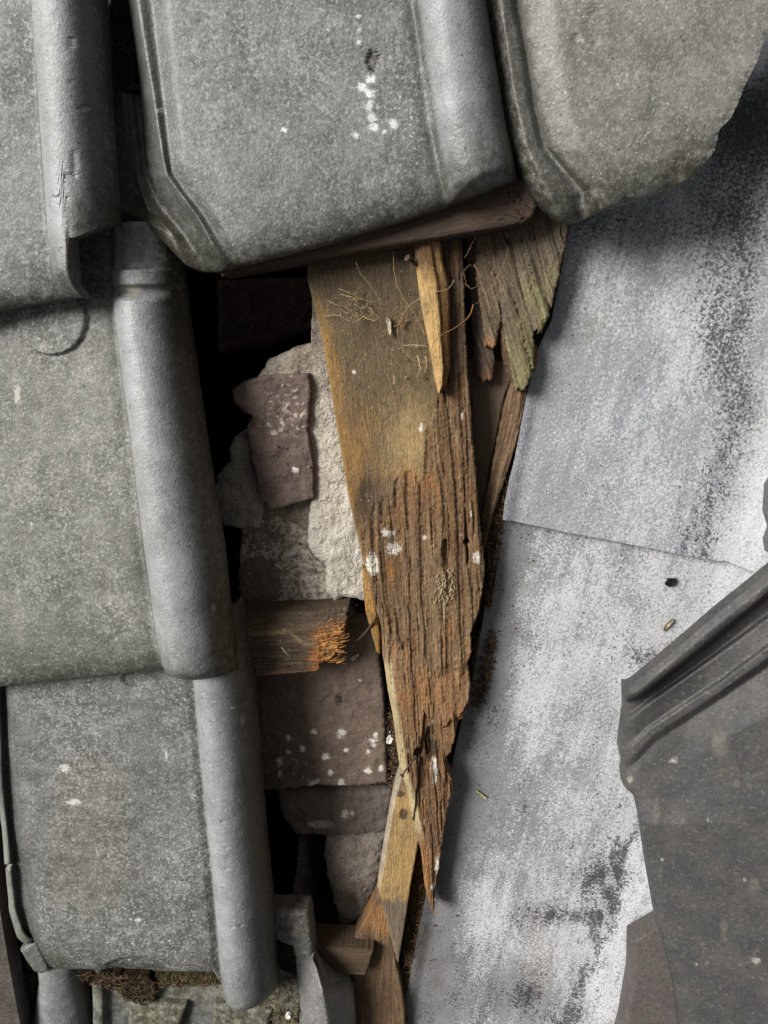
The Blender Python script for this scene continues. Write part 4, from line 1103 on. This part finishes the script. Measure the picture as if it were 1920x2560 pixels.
for i, (lf, rt, h, base, gr, tipc, ts) in enumerate([
    ([(1163, 590), (1172, 700), (1180, 800), (1188, 900), (1192, 948)], [(1222, 575), (1226, 700), (1232, 800), (1238, 900), (1232, 952)], -0.020, lin(98, 84, 76), 0.0, lin(120, 80, 56), .9),
    ([(1186, 590), (1190, 700), (1206, 800), (1212, 868)], [(1248, 570), (1250, 690), (1254, 800), (1240, 866)], -0.010, lin(104, 88, 72), 0.15, lin(160, 118, 78), .6),
    ([(1232, 560), (1244, 700), (1256, 800), (1274, 900), (1288, 972)], [(1284, 545), (1304, 690), (1330, 800), (1338, 870), (1334, 930), (1312, 976)], -0.006, lin(96, 84, 70), 0.85, None, .50),
    ([(1246, 800), (1250, 860), (1268, 930), (1282, 960)], [(1262, 800), (1272, 860), (1284, 920), (1290, 962)], -0.014, lin(92, 70, 56), 0.0, lin(112, 78, 56), .9),
    ([(1270, 545), (1290, 660), (1318, 770), (1334, 826)], [(1334, 525), (1352, 640), (1370, 730), (1376, 785), (1352, 834)], -0.002, lin(100, 90, 76), 0.75, None, .42),
    ([(1318, 520), (1344, 620), (1366, 730), (1370, 760)], [(1430, 500), (1424, 566), (1400, 680), (1380, 770)], 0.000, lin(108, 97, 82), 0.45, None, .5),
]):
    wood('splinter', lf, rt, h, 0.014, rb_c(base, gr, tipc, ts, 11 + 7*i), rb_z(0.002), parent=rb, seed=40 + i, fib=0.0007, crk=0.0018, jag=J, jf=260, ang=D, crf=190.0)
# pinkish rotten side of the longest splinter
wood('splinter', [(1322, 870), (1326, 900), (1326, 925)], [(1342, 862), (1346, 890), (1338, 930)], -0.012, 0.012, flat(lin(150, 96, 70)), None, parent=rb, seed=52, fib=0.001, jag=J, jf=300, ang=D)

# --- planks under it
wood('under_plank', [(1160, 900), (1176, 1000), (1186, 1150), (1194, 1260), (1200, 1330)], [(1300, 900), (1262, 990), (1244, 1080), (1222, 1180), (1204, 1340)], -0.032, 0.014,
     lambda c: mixc(flat(lin(104, 90, 76), 0.25)(c), lin(86, 68, 54), 0.7*ss(0.2, 0.6, fbm(c.px/40, c.py/60, 5, 3))), None, mat=M_DWOOD, seed=81, fib=0.0003,
     label='dusty flat board wedged between the rotten plank and the split board', cat='plank')
wood('under_plank', [(1288, 930), (1262, 1010), (1248, 1080), (1228, 1180), (1206, 1290), (1202, 1370)], [(1332, 930), (1316, 1000), (1290, 1110), (1262, 1200), (1232, 1290), (1212, 1375)], -0.024, 0.014,
     lambda c: mixc(mixc(flat(lin(112, 88, 66), 0.5)(c), lin(158, 142, 116), 0.7*ss(0.1, 0.5, fibre(c.a, c.b, 5, 260.0, 6.0))), lin(70, 54, 40), 0.3*c.K), rb_z(0.0, 0.0022), seed=84, fib=0.0012, crk=0.003, jag=(0.0016, 0.0012, 0, 0.003), jf=160, crf=170.0,  # last mix paints crack shade into the wood colour
     label='dark fibrous strip of rotten wood leaning against the lead below the green splinters', cat='wood strip')
wood('under_plank', [(1308, 960), (1296, 1080), (1262, 1200), (1228, 1320), (1216, 1500)], [(1344, 900), (1326, 975), (1298, 1120), (1268, 1260), (1250, 1420)], -0.040, 0.01,
     lambda c: mixc(flat(lin(92, 70, 50), 0.5)(c), lin(168, 124, 66), 0.7*haze_spot(c, 1285, 1120, 16, 60)), None, seed=88, fib=0.0012, crk=0.002,
     label='brown strip of wood under the upturned lead edge', cat='wood strip')

# --- batten under the top tile
def bt_z(c):
    return 0.004*np.sin(np.clip(c.t, 0, 1)*np.pi)**0.5
batten_ang = (P(1300, 520, 0.02)[0] - P(500, 700, 0.02)[0], P(1300, 520, 0.02)[1] - P(500, 700, 0.02)[1])
wood('batten', [(540, 620), (546, 660), (552, 694)], [(1310, 440), (1338, 480), (1346, 510), (1336, 540), (1306, 562)], 0.026, 0.028,
     lambda c: mixc(mixc(mixc(np.ones(c.X.shape + (3,))*lin(82, 70, 61)*(1 + 0.3*fibre(c.a, c.b, 8, 240.0, 6.0))[..., None], lin(62, 48, 40), 0.6*ss(900, 500, c.px)), lin(104, 84, 76), 0.5*haze_spot(c, 1270, 520, 60, 26)), lin(30, 22, 20), 0.9*ss(0.08, 0.0, np.abs(pn(c.px/26, c.py/15, 3)))*ss(1210, 1260, c.px)),
     lambda c: bt_z(c) - 0.0014*ss(0.08, 0.0, np.abs(pn(c.px/26, c.py/15, 3)))*ss(1210, 1260, c.px), mat=M_DWOOD,
     top=[(540, 620), (700, 560), (1000, 480), (1310, 440)], bottom=[(552, 694), (700, 668), (900, 632), (1100, 600), (1200, 582), (1306, 562)], seed=91, fib=0.0005, crk=0.0008, bev=0.005, ang=batten_ang, jag=(0, 0.0004, 0, 0.0006),
     label='dark brown batten with a rounded cracked end under the top middle tile', cat='batten')

# --- broken batten stub
bs = empty('broken_batten', 640, 1620, -0.02, 'short brown batten stub with a splintered orange broken end, by the long rolls', 'batten')
def bs_c(c):
    C = np.ones(c.X.shape + (3,))*lin(88, 74, 61)*(1 + 0.35*fibre(c.a, c.b, 31, 210.0, 9.0))[..., None]
    C = mixc(C, lin(72, 56, 44), 0.6*blob(c, 700, 1640, 70, 40, .4, 0.02))
    C = mixc(C, lin(152, 130, 100), 0.6*ss(9, 2, np.abs(c.py - np.interp(c.px, [600, 720, 760], [1588, 1578, 1610]))))
    oz = ss(760, 800, c.px + 26*fbm(c.a*300, c.b*60, 6, 3))*ss(1556, 1590, c.py)
    C = mixc(C, lin(160, 98, 50), 0.9*oz)
    C = mixc(C, lin(206, 152, 84), oz*ss(775, 812, c.px + 22*fbm(c.a*400, c.b*40, 9, 3))*ss(-0.25, 0.25, fibre(c.a, c.b, 12, 420.0, 30.0)))
    C = mixc(C, lin(110, 66, 36), 0.8*oz*ss(0.15, 0.4, fbm(c.a*300, c.b*110, 16, 3)))
    C = mixc(C, lin(136, 104, 66), 0.5*ss(1672, 1682, c.py)*ss(620, 660, c.px))
    return C
bang = (P(860, 1600, 0)[0] - P(620, 1610, 0)[0], P(860, 1600, 0)[1] - P(620, 1610, 0)[1])
wood('batten_body', [(590, 1548), (592, 1620), (596, 1695)], [(866, 1540), (862, 1570), (850, 1610), (838, 1640), (800, 1662), (790, 1678)], -0.004, 0.028, bs_c,
     lambda c: -0.010*ss(1572, 1552, c.py) - 0.006*ss(780, 860, c.px) + ss(768, 800, c.px)*(0.0055*fibre(c.a, c.b, 12, 380.0, 34.0) + 0.002*fbm(c.X*300, c.Y*300, 5, 3)), parent=bs, top=[(590, 1548), (700, 1542), (866, 1536)], bottom=[(596, 1695), (700, 1688), (790, 1680)], seed=95, fib=0.0009, crk=0.0015, ang=bang, jag=(0, 0.0045, 0.0004, 0.0008), jf=200)
rng = random.Random(5)
for i in range(90):
    f = rng.random(); x0 = 800 + 56*rng.random() - 30*max(0, f - .6); y0 = 1562 + 100*f
    ln_ = rng.uniform(10, 26); an = rng.gauss(0.05, 0.3)
    x1 = min(x0 + ln_, 872 - 10*abs(f - .4)); y1 = y0 + math.sin(an)*ln_
    a0 = P(x0, y0, -0.006); a1 = P(x1, y1, 0.0)
    z0 = -0.009 + rng.uniform(-0.004, 0.002); z1 = z0 + rng.gauss(0.0015, 0.0016)
    pts = [(a0[0], a0[1], z0), ((a0[0] + a1[0])/2, (a0[1] + a1[1])/2, (z0 + z1)/2 + 0.0015), (a1[0], a1[1], z1)]
    vv, qq = tube(pts, rng.uniform(0.0003, 0.0011), 4, 0.3)
    cc = mixc(np.ones((len(vv), 3))*lin(186, 138, 78), lin(104, 68, 40), np.full(len(vv), rng.random()))
    me, b = mesh_from('broken_fibre', vv, qq, dict(Col=cc, gp=vv), smooth=False)
    link('broken_fibre', me, b, M_PLAIN, bs)

# --- planks at the bottom
wood('tan_plank', [(1000, 1930), (984, 1981), (971, 2045), (960, 2111), (950, 2172), (942, 2225), (952, 2260), (975, 2350), (990, 2410)], [(1016, 1945), (1030, 2000), (1052, 2080), (1044, 2124), (1029, 2204), (1019, 2271), (1008, 2340), (996, 2412)], -0.014, 0.016,
     lambda c: mixc(mixc(mixc(mixc(flat(lin(172, 142, 92), 0.3)(c), lin(112, 96, 74), 0.8*ss(1990, 1960, c.py)), lin(104, 92, 82), 0.92*ss(2236, 2262, c.py + 14*fbm(c.px/16, c.py/16, 5, 3))), lin(66, 50, 40), 0.9*np.maximum(blob(c, 1008, 2035, 12, 14, .4), blob(c, 1000, 1985, 14, 8, .5))), lin(168, 160, 146), 0.8*ss(0.0045, 0.003, c.dl)*ss(2240, 2180, c.py)),
     lambda c: -0.004*ss(0.004, 0.0, c.dl), seed=101, fib=0.0004, crk=0.0004, label='narrow tan plank with a knot, crossing under the pointed plank tip', cat='plank')
wood('brown_plank', [(948, 2226), (924, 2280), (890, 2340), (866, 2380), (878, 2440), (886, 2500), (890, 2680), (890, 2980)], [(954, 2228), (962, 2255), (972, 2300), (982, 2351), (992, 2412), (1004, 2470), (1012, 2520), (1018, 2680), (1020, 2980)], -0.020, 0.02,
     lambda c: mixc(mixc(mixc(flat(lin(112, 88, 66), 0.4)(c), lin(150, 106, 60), 0.8*blob(c, 945, 2300, 42, 50, .5, 0.03)), lin(66, 50, 38), 0.6*haze_spot(c, 925, 2350, 30, 30)), lin(80, 62, 46), 0.2*c.K), lambda c: -0.002*c.K + 0.001*fbm(c.X*60, c.Y*60, 4, 3), seed=105, fib=0.0009, crk=0.0015, jag=(0.0008, 0.0006, 0, 0),  # last mix darkens the cracks, shade painted in the colour
     label='brown plank with a sharp upper point at the bottom edge of the picture', cat='plank')
wood('small_batten', [(770, 2368), (776, 2400), (800, 2438)], [(934, 2380), (926, 2410), (914, 2438)], -0.004, 0.030, lambda c: mixc(flat(lin(82, 68, 55), 0.5)(c), lin(124, 106, 88), 0.5*ss(2426, 2436, c.py)),
     None, mat=M_DWOOD, top=[(770, 2368), (860, 2374), (934, 2380)], bottom=[(800, 2438), (914, 2440)], seed=109, fib=0.0004, bev=0.003, ang=bang, label='small brown batten end beside the broken tile corner at the bottom', cat='batten')

# ================================================================== litter in the gap
def litter(left, right, h, label, seed, n, colr, lift=0.006, tone=0.55, jag=(0.002, 0.001, 0, 0)):
    c = patch(left, right, h, du=0.0014, jag=jag, jf=200, seed=seed)
    Z = c.z0 + 0.004*fbm(c.X*120, c.Y*120, seed, 5, 0.65)
    C = np.ones(c.X.shape + (3,))*colr*(1 + 0.5*fbm(c.X*200, c.Y*200, seed + 1, 4))[..., None]
    me, b = grid_mesh('leaf_litter', c.X, c.Y, Z, 0.02, dict(Col=C, gp=np.stack([c.X, c.Y, Z], -1)))
    root = link('leaf_litter', me, b, M_SOIL, None, label, 'litter', None, 'stuff')
    r = random.Random(seed); parts = []; cols = []
    for i in range(n):
        s = r.random(); t = r.random()
        ii = int(t*(c.X.shape[0] - 1)); jj = int(s*(c.X.shape[1] - 1))
        x, y, z = c.X[ii, jj], c.Y[ii, jj], Z[ii, jj]
        a = r.uniform(0, 6.28); l = r.uniform(0.004, 0.014)
        pts = []
        cv = r.uniform(-1.5, 1.5)
        for k in range(6):
            u = k/5
            pts.append((x + l*(u - .5)*math.cos(a + cv*u), y + l*(u - .5)*math.sin(a + cv*u), z + 0.001 + lift*math.sin(u*3.14)*r.uniform(0.1, .6)))
        vv, qq = tube(pts, r.uniform(0.00014, 0.0004), 4, 0.6)
        parts.append((vv, qq)); cols.append(np.ones((len(vv), 3))*tone*[lin(176, 150, 108), lin(120, 92, 62), lin(70, 50, 36), lin(150, 138, 116)][r.randrange(4)])
    vv, qq = merge(parts)
    me, b = mesh_from('straw', vv, qq, dict(Col=np.concatenate(cols), gp=vv), smooth=False)
    link('straw', me, b, M_PLAIN, root, kind='stuff')
litter([(1240, 1190), (1214, 1300), (1216, 1420), (1214, 1520)], [(1292, 1170), (1262, 1270), (1246, 1400), (1226, 1520)], -0.030, 'dry brown litter and straw in the slot beside the lead edge', 3, 260, lin(62, 46, 34))
litter([(1046, 2130), (1030, 2230), (1008, 2360), (1004, 2430), (1010, 2560)], [(1090, 2130), (1068, 2240), (1044, 2360), (1026, 2450), (1012, 2570)], -0.034, 'dry straw litter in the lower slot between tan plank and lead', 5, 300, lin(74, 58, 42))
litter([(1196, 1580), (1180, 1660), (1176, 1720), (1170, 1760)], [(1236, 1575), (1240, 1640), (1222, 1700), (1196, 1770)], -0.0345, 'dark fibrous litter patch on the lead edge beside the rotten plank', 7, 420, lin(78, 68, 58), 0.004, 0.5, (0.003, 0.009, 0.004, 0.004))
litter([(965, 1780), (972, 1860), (976, 1960), (978, 2010)], [(990, 1790), (998, 1870), (1004, 1940), (990, 2010)], -0.05, 'dark crumbs in the narrow crack right of the spotted brick', 9, 80, lin(70, 56, 44))
litter([(276, -60), (278, 60), (288, 160), (302, 225)], [(318, -60), (326, 60), (334, 160), (338, 228)], 0.026, 'dark moss filling the channel beside the top left roll', 11, 260, lin(40, 34, 30), 0.003, 0.12)
litter([(210, 2438), (225, 2452), (280, 2470), (320, 2500)], [(370, 2440), (385, 2455), (392, 2480), (375, 2515)], 0.012, 'brown moss clump under the foot of the lower left tile', 13, 260, lin(46, 38, 28), 0.004, 0.35)
litter([(388, 2436), (392, 2452), (400, 2466)], [(562, 2440), (560, 2452), (552, 2462)], 0.008, 'thin line of moss along the foot of the lower left tile', 29, 160, lin(70, 66, 46), 0.004, 0.5, (0.003, 0.003, 0.002, 0.004))
litter([(200, 2432), (206, 2444), (212, 2452)], [(300, 2436), (310, 2446), (300, 2456)], 0.012, 'dark crumbs under the corner of the lower left tile', 31, 100, lin(46, 40, 32), 0.004, 0.4, (0.002,)*4)
litter([(660, 2470), (640, 2500), (672, 2540), (690, 2560)], [(742, 2440), (750, 2480), (748, 2520), (742, 2560)], 0.010, 'grey green moss and crumbs by the foot of the lower roll', 17, 160, lin(104, 106, 92), 0.003)
litter([(688, 2346), (690, 2380), (700, 2420)], [(730, 2352), (738, 2390), (744, 2440)], 0.010, 'black crumbly moss in the notch of the broken tile corner', 19, 120, lin(40, 36, 30), 0.003, 0.2)
litter([(52, 2440), (56, 2500), (60, 2540)], [(88, 2440), (88, 2490), (84, 2540)], 0.006, 'dark moss in the slot at the bottom left beside the roll head', 23, 120, lin(52, 48, 38), 0.003, 0.2)

# ================================================================== nails, straws, scraps
def pts_px(seq, n=24):
    """smooth curve through (px, py, height) points"""
    a = np.array([(*P(x, y, h), h) for x, y, h in seq], float)
    t = np.linspace(0, len(a) - 1, n)
    out = []
    for u in t:
        i = min(int(u), len(a) - 2); f = u - i
        p0 = a[max(i - 1, 0)]; p1 = a[i]; p2 = a[i + 1]; p3 = a[min(i + 2, len(a) - 1)]
        out.append(0.5*((2*p1) + (-p0 + p2)*f + (2*p0 - 5*p1 + 4*p2 - p3)*f*f + (-p0 + 3*p1 - 3*p2 + p3)*f**3))
    return np.array(out)

def nail(seq, r, label, head=True):
    pp = pts_px(seq, 10)
    root_b = RW @ pp[0] + OFF
    o = link('nail', None, root_b, None, None, label, 'nail', 'rusty nails')
    v_, q_ = tube(pp, r, 8, 0.8)
    C = np.ones((len(v_), 3))*lin(74, 58, 50)
    me, b = mesh_from('shank', v_, q_, dict(Col=C, gp=v_)); link('shank', me, b, M_PLAIN, o)
    if head:
        d = pp[-1] - pp[-2]; d /= np.linalg.norm(d)
        hp = np.array([pp[-1] - d*0.0002, pp[-1] + d*0.0012])
        v_, q_ = tube(hp, r*2.1, 10, 1.0)
        me, b = mesh_from('nail_head', v_, q_, dict(Col=np.ones((len(v_), 3))*lin(86, 70, 60), gp=v_), smooth=False); link('nail_head', me, b, M_PLAIN, o)
nail([(942, 1542, -0.006), (915, 1580, -0.014), (892, 1602, -0.022)], 0.0012, 'rusty nail sticking out left of the plank beside the orange batten stub', False)
nail([(1040, 1890, 0.002), (1024, 1912, 0.007), (1006, 1938, 0.010)], 0.0011, 'rusty nail bent over the left edge of the plank near its tip')
nail([(1044, 664, 0.014), (1032, 655, 0.018), (1020, 646, 0.021)], 0.0013, 'dark nail at the head of the yellow splinter')

def straw(seqs, label, r=0.00035, colr=lin(164, 146, 112), name='dry_root', cat='dry root'):
    parts = []
    for q_i, (s, k) in enumerate(seqs):
        pp = pts_px(s, 26)
        u = np.linspace(0, 1, len(pp))*4 + q_i*7.3
        for ax in range(3):
            pp[:, ax] += (0.0011 if ax < 2 else 0.0006)*fbm(u*2.3, u*0 + ax*5.7, 3 + ax, 3)
        parts.append(tube(pp, r*k*0.85, 5, 0.35))
    v_, q_ = merge(parts)
    C = np.ones((len(v_), 3))*colr
    me, b = mesh_from(name, v_, q_, dict(Col=C, gp=v_))
    return link(name, me, b, M_PLAIN, None, label, cat, None, 'thing')
Z0 = 0.006
r = random.Random(8)
tuft = [([(890, 655, .02), (900, 680, .014), (930, 720, .010), (955, 758, .008)], 1.3),
        ([(850, 735, .008), (890, 745, .012), (960, 760, .008)], 1.2), ([(846, 722, .008), (880, 735, .012), (965, 775, .006)], 1.0),
        ([(808, 790, .005), (845, 788, .008), (880, 804, .009), (905, 790, .006)], 1.1), ([(820, 752, .005), (850, 765, .008), (872, 762, .006)], .9),
        ([(905, 790, .006), (935, 802, .012), (945, 790, .010), (920, 778, .008)], 1.2), ([(890, 806, .006), (910, 790, .012), (930, 780, .006)], 1.0)]
for i in range(16):
    x = 900 + r.uniform(-22, 26); y = 765 + r.uniform(-22, 25)
    a = r.uniform(0, 6.28); l = r.uniform(14, 40)
    tuft.append(([(x, y, .006), (x + l*.5*math.cos(a), y + l*.5*math.sin(a), .008 + r.random()*.008), (x + l*math.cos(a + .8), y + l*math.sin(a + .8), .005)], r.uniform(.6, 1.3)))
straw(tuft, 'tangled tuft of dry yellow roots on the upper part of the plank', cat='dry roots', name='root_tuft')
straw([([(984, 630, .012), (985, 680, .010), (1005, 740, .008), (1040, 790, .008), (1062, 840, .010)], 1.0)], 'long thin root curving down the plank left of the splinter', colr=lin(176, 154, 116))
straw([([(1136, 700, .022), (1118, 722, .026), (1060, 738, .026), (1015, 775, .010), (994, 820, .007), (1000, 860, .006), (1030, 898, .006), (1070, 902, .008), (1095, 885, .020)], 0.9)], 'thin looping root crossing the yellow splinter', colr=lin(170, 148, 112))
straw([([(1184, 762, .008), (1172, 790, .012), (1150, 812, .018), (1118, 830, .024), (1090, 850, .024), (1074, 886, .014)], 1.9)], 'brown twig across the lower part of the yellow splinter', colr=lin(140, 104, 66), name='twig', cat='twig')
straw([([(1272, 620, .0), (1250, 680, .006), (1215, 735, .006), (1190, 760, .006)], 0.9), ([(1190, 588, .012), (1175, 620, .012), (1162, 645, .010)], 1.2), ([(1185, 660, .0), (1200, 690, .004), (1210, 700, .002)], 1.2),
       ([(1166, 705, .004), (1160, 680, .008), (1175, 662, .008), (1192, 675, .004)], .8), ([(1162, 708, .004), (1180, 722, .006), (1195, 712, .004)], .8)], 'wisps of dry root on the dark left splinters of the split board', colr=lin(150, 126, 96), name='root_wisp')
straw([([(1044, 890, .006), (1050, 920, .010), (1042, 944, .006)], 1.3), ([(1064, 890, .012), (1066, 915, .012), (1060, 934, .006)], 1.2), ([(1008, 864, .006), (1040, 862, .008), (1072, 866, .012)], .9), ([(984, 938, .004), (986, 955, .006), (983, 960, .004)], 1.0)], 'short pale root ends beside the tip of the yellow splinter', colr=lin(206, 178, 140), name='root_end')
straw([([(704, 1618, .004), (714, 1632, .006), (726, 1642, .004)], 1.4)], 'pale straw lying on the broken batten stub', colr=lin(190, 178, 160), name='straw_piece', cat='straw')
# grey dry bundle stuck on the middle of the board
bn = []
for i in range(60):
    x = 1112 + r.uniform(-22, 24); y = 1462 + r.uniform(-40, 38); a = r.uniform(0.9, 2.4); l = r.uniform(8, 22)
    bn.append(([(x, y, -.002), (x + l*.5*math.cos(a), y + l*.5*math.sin(a), .003), (x + l*math.cos(a), y + l*math.sin(a), -.002)], r.uniform(.8, 1.8)))
straw(bn, 'pale tuft of dry grass stuck on the middle of the rotten plank', colr=lin(188, 172, 136), name='grass_tuft', cat='dry grass')

def scrap(name, x, y, h, w, l, ang, colr, label, cat, thick=0.0012, curl=0.002, seed=1, mat=None):
    """a small curled flake with its own thickness; x, y picture point, size in picture pixels"""
    n = 15; X0, Y0 = P(x, y, h); k = 0.00033
    s, t = np.meshgrid(np.linspace(-1, 1, n), np.linspace(-1, 1, n))
    th_ = np.arctan2(t, s)
    rr = 1 + 0.75*fbm(np.cos(th_)*1.3 + seed*3.1, np.sin(th_)*1.3, seed, 4, 0.7)
    m = np.maximum(np.abs(s), np.abs(t)); q = np.hypot(s, t) + 1e-9
    u = s*m/q*rr*w*k/2; v = t*m/q*rr*l*k/2
    X = X0 + u*math.cos(ang) - v*math.sin(ang); Y = Y0 + u*math.sin(ang) + v*math.cos(ang)
    Z = h + thick + curl*(m**2)*(0.5 + fbm(s*1.5, t*1.5, seed, 3)) + 0.0006*fbm(s*4, t*4, seed + 1, 3)
    C = np.ones(X.shape + (3,))*colr*(1 + 0.5*fbm(s*3, t*3, seed, 3))[..., None]
    X, Y, Z, C = X[:, ::1], Y[::-1], Z, C
    me, b = grid_mesh(name, X, Y, Z, thick, dict(Col=C, gp=np.stack([X, Y, Z], -1)), full_bottom=True, coarse=2)
    return link(name, me, b, mat or M_PLAIN, None, label, cat, None, 'thing')
hv = lambda x, y, l=0.0: float(Pv(np.array([float(x)]), np.array([float(y)]), l)[2][0])
scrap('bark_flake', 1462, 1040, hv(1462, 1040, .0065), 26, 18, -0.4, lin(52, 50, 48), 'dark triangular flake on the upper lead sheet', 'flake', seed=3)
scrap('bark_flake', 1437, 1207, hv(1437, 1207, .0065), 16, 16, 0.3, lin(46, 42, 40), 'small dark crumb on the upper lead sheet near the lap', 'crumb', seed=4)
scrap('bark_flake', 1592, 958, hv(1592, 958, .0065), 26, 14, 0.2, lin(150, 128, 92), 'tan chip of debris high on the upper lead sheet', 'chip', seed=5)
scrap('bark_flake', 1674, 1453, hv(1674, 1453, .0005), 28, 22, 0.1, lin(22, 22, 22), 'black crumb on the lead just below the lap', 'crumb', thick=0.003, seed=6)
scrap('bark_flake', 1668, 1560, hv(1668, 1560, .0005), 18, 40, 0.45, lin(150, 140, 120), 'curled pale brown flake on the lead above the ribbed tile', 'flake', curl=0.004, seed=7)
scrap('moss_crumb', 1203, 1983, hv(1203, 1983, .0005), 30, 22, -0.6, lin(196, 194, 140), 'pale yellow green crumb on the lead right of the plank tip', 'crumb', thick=0.002, seed=8)
scrap('leaf_flake', 888, 1640, -0.042, 26, 20, 0.4, lin(176, 164, 158), 'small curled pale leaf on the brown brick by the stub', 'leaf', curl=0.004, seed=9)
scrap('leaf_flake', 972, 815, 0.004, 14, 44, -0.1, lin(176, 166, 140), 'grey papery flake below the root tuft', 'flake', seed=10)
scrap('wood_chip', 1008, 806, 0.004, 9, 24, 0.5, lin(180, 130, 66), 'tiny orange wood chip beside the papery flake', 'chip', seed=11)
scrap('mortar_crumb', 974, 1845, -0.036, 18, 26, 0.2, lin(210, 206, 196), 'white mortar crumb in the crack right of the spotted brick', 'crumb', thick=0.004, seed=12)
scrap('moss_crumb', 722, 2532, 0.018, 16, 16, 0.2, lin(226, 224, 216), 'white pebble in the moss at the foot of the lower roll', 'pebble', thick=0.004, seed=13)

# mortar crumbs lying in the opening
r = random.Random(12); parts = []; cols = []
def crumb(px, py, h, sz):
    x, y = P(px, py, h)
    v_ = np.array([[a, b_, c_] for c_ in (-.5, .6) for b_ in (-1, 1) for a in (-1, 1)], float)*sz*0.5
    v_ *= np.array([[r.uniform(.5, 1.1) for _ in range(3)] for _ in range(8)])
    an = r.uniform(0, 6.28); ca, sa = math.cos(an), math.sin(an)
    v_ = v_ @ np.array([[ca, sa, 0], [-sa, ca, 0], [0, 0, 1]]) + np.array([x, y, h])
    q_ = np.array([[0, 2, 3, 1], [4, 5, 7, 6], [0, 1, 5, 4], [1, 3, 7, 5], [3, 2, 6, 7], [2, 0, 4, 6]])
    parts.append((v_, q_)); cols.append(np.ones((8, 3))*[lin(176, 166, 150), lin(120, 106, 94), lin(92, 74, 66), lin(150, 120, 84)][r.randrange(4)])
for (x0, x1, y0, y1, h, n) in ((680, 940, 1700, 1960, -0.0435, 46), (800, 930, 1500, 1560, -0.044, 30), (690, 780, 960, 1240, -0.0275, 26), (620, 800, 1340, 1520, -0.0445, 40), (965, 990, 1700, 1960, -0.047, 40), (860, 1140, 700, 960, 0.0032, 40), (600, 680, 1280, 1330, -0.05, 18), (820, 940, 2110, 2200, -0.053, 18)):
    for _ in range(n):
        crumb(r.uniform(x0, x1), r.uniform(y0, y1), h, r.choice([.0008, .0010, .0014, .002]) * r.uniform(.7, 1.2))
for _ in range(120):
    y = r.uniform(1310, 2500); x = 1262 + (y - 1299)*(-0.198) + abs(r.gauss(0, 60))
    crumb(x, y, hv(x, y, 0.001), r.choice([.0007, .0010, .0013, .0018])*r.uniform(.6, 1.2))
for _ in range(60):
    y = r.uniform(640, 1280); x = r.uniform(1360, 1900)
    crumb(x, y, hv(x, y, 0.011), r.choice([.0006, .0008, .0012])*r.uniform(.6, 1.2))
for _ in range(40):
    x = r.uniform(1270, 1780); y = 1300 + (x - 1256)*0.19 + abs(r.gauss(6, 7))
    crumb(x, y, hv(x, y, 0.001), r.choice([.0006, .0009, .0013])*r.uniform(.6, 1.2))
v_, q_ = merge(parts)
me, b = mesh_from('mortar_grit', v_, q_, dict(Col=np.concatenate(cols), gp=v_), smooth=False)
link('mortar_grit', me, b, M_MORTAR, None, 'scattered mortar and wood grit on the bricks, planks and lead', 'grit', None, 'stuff')
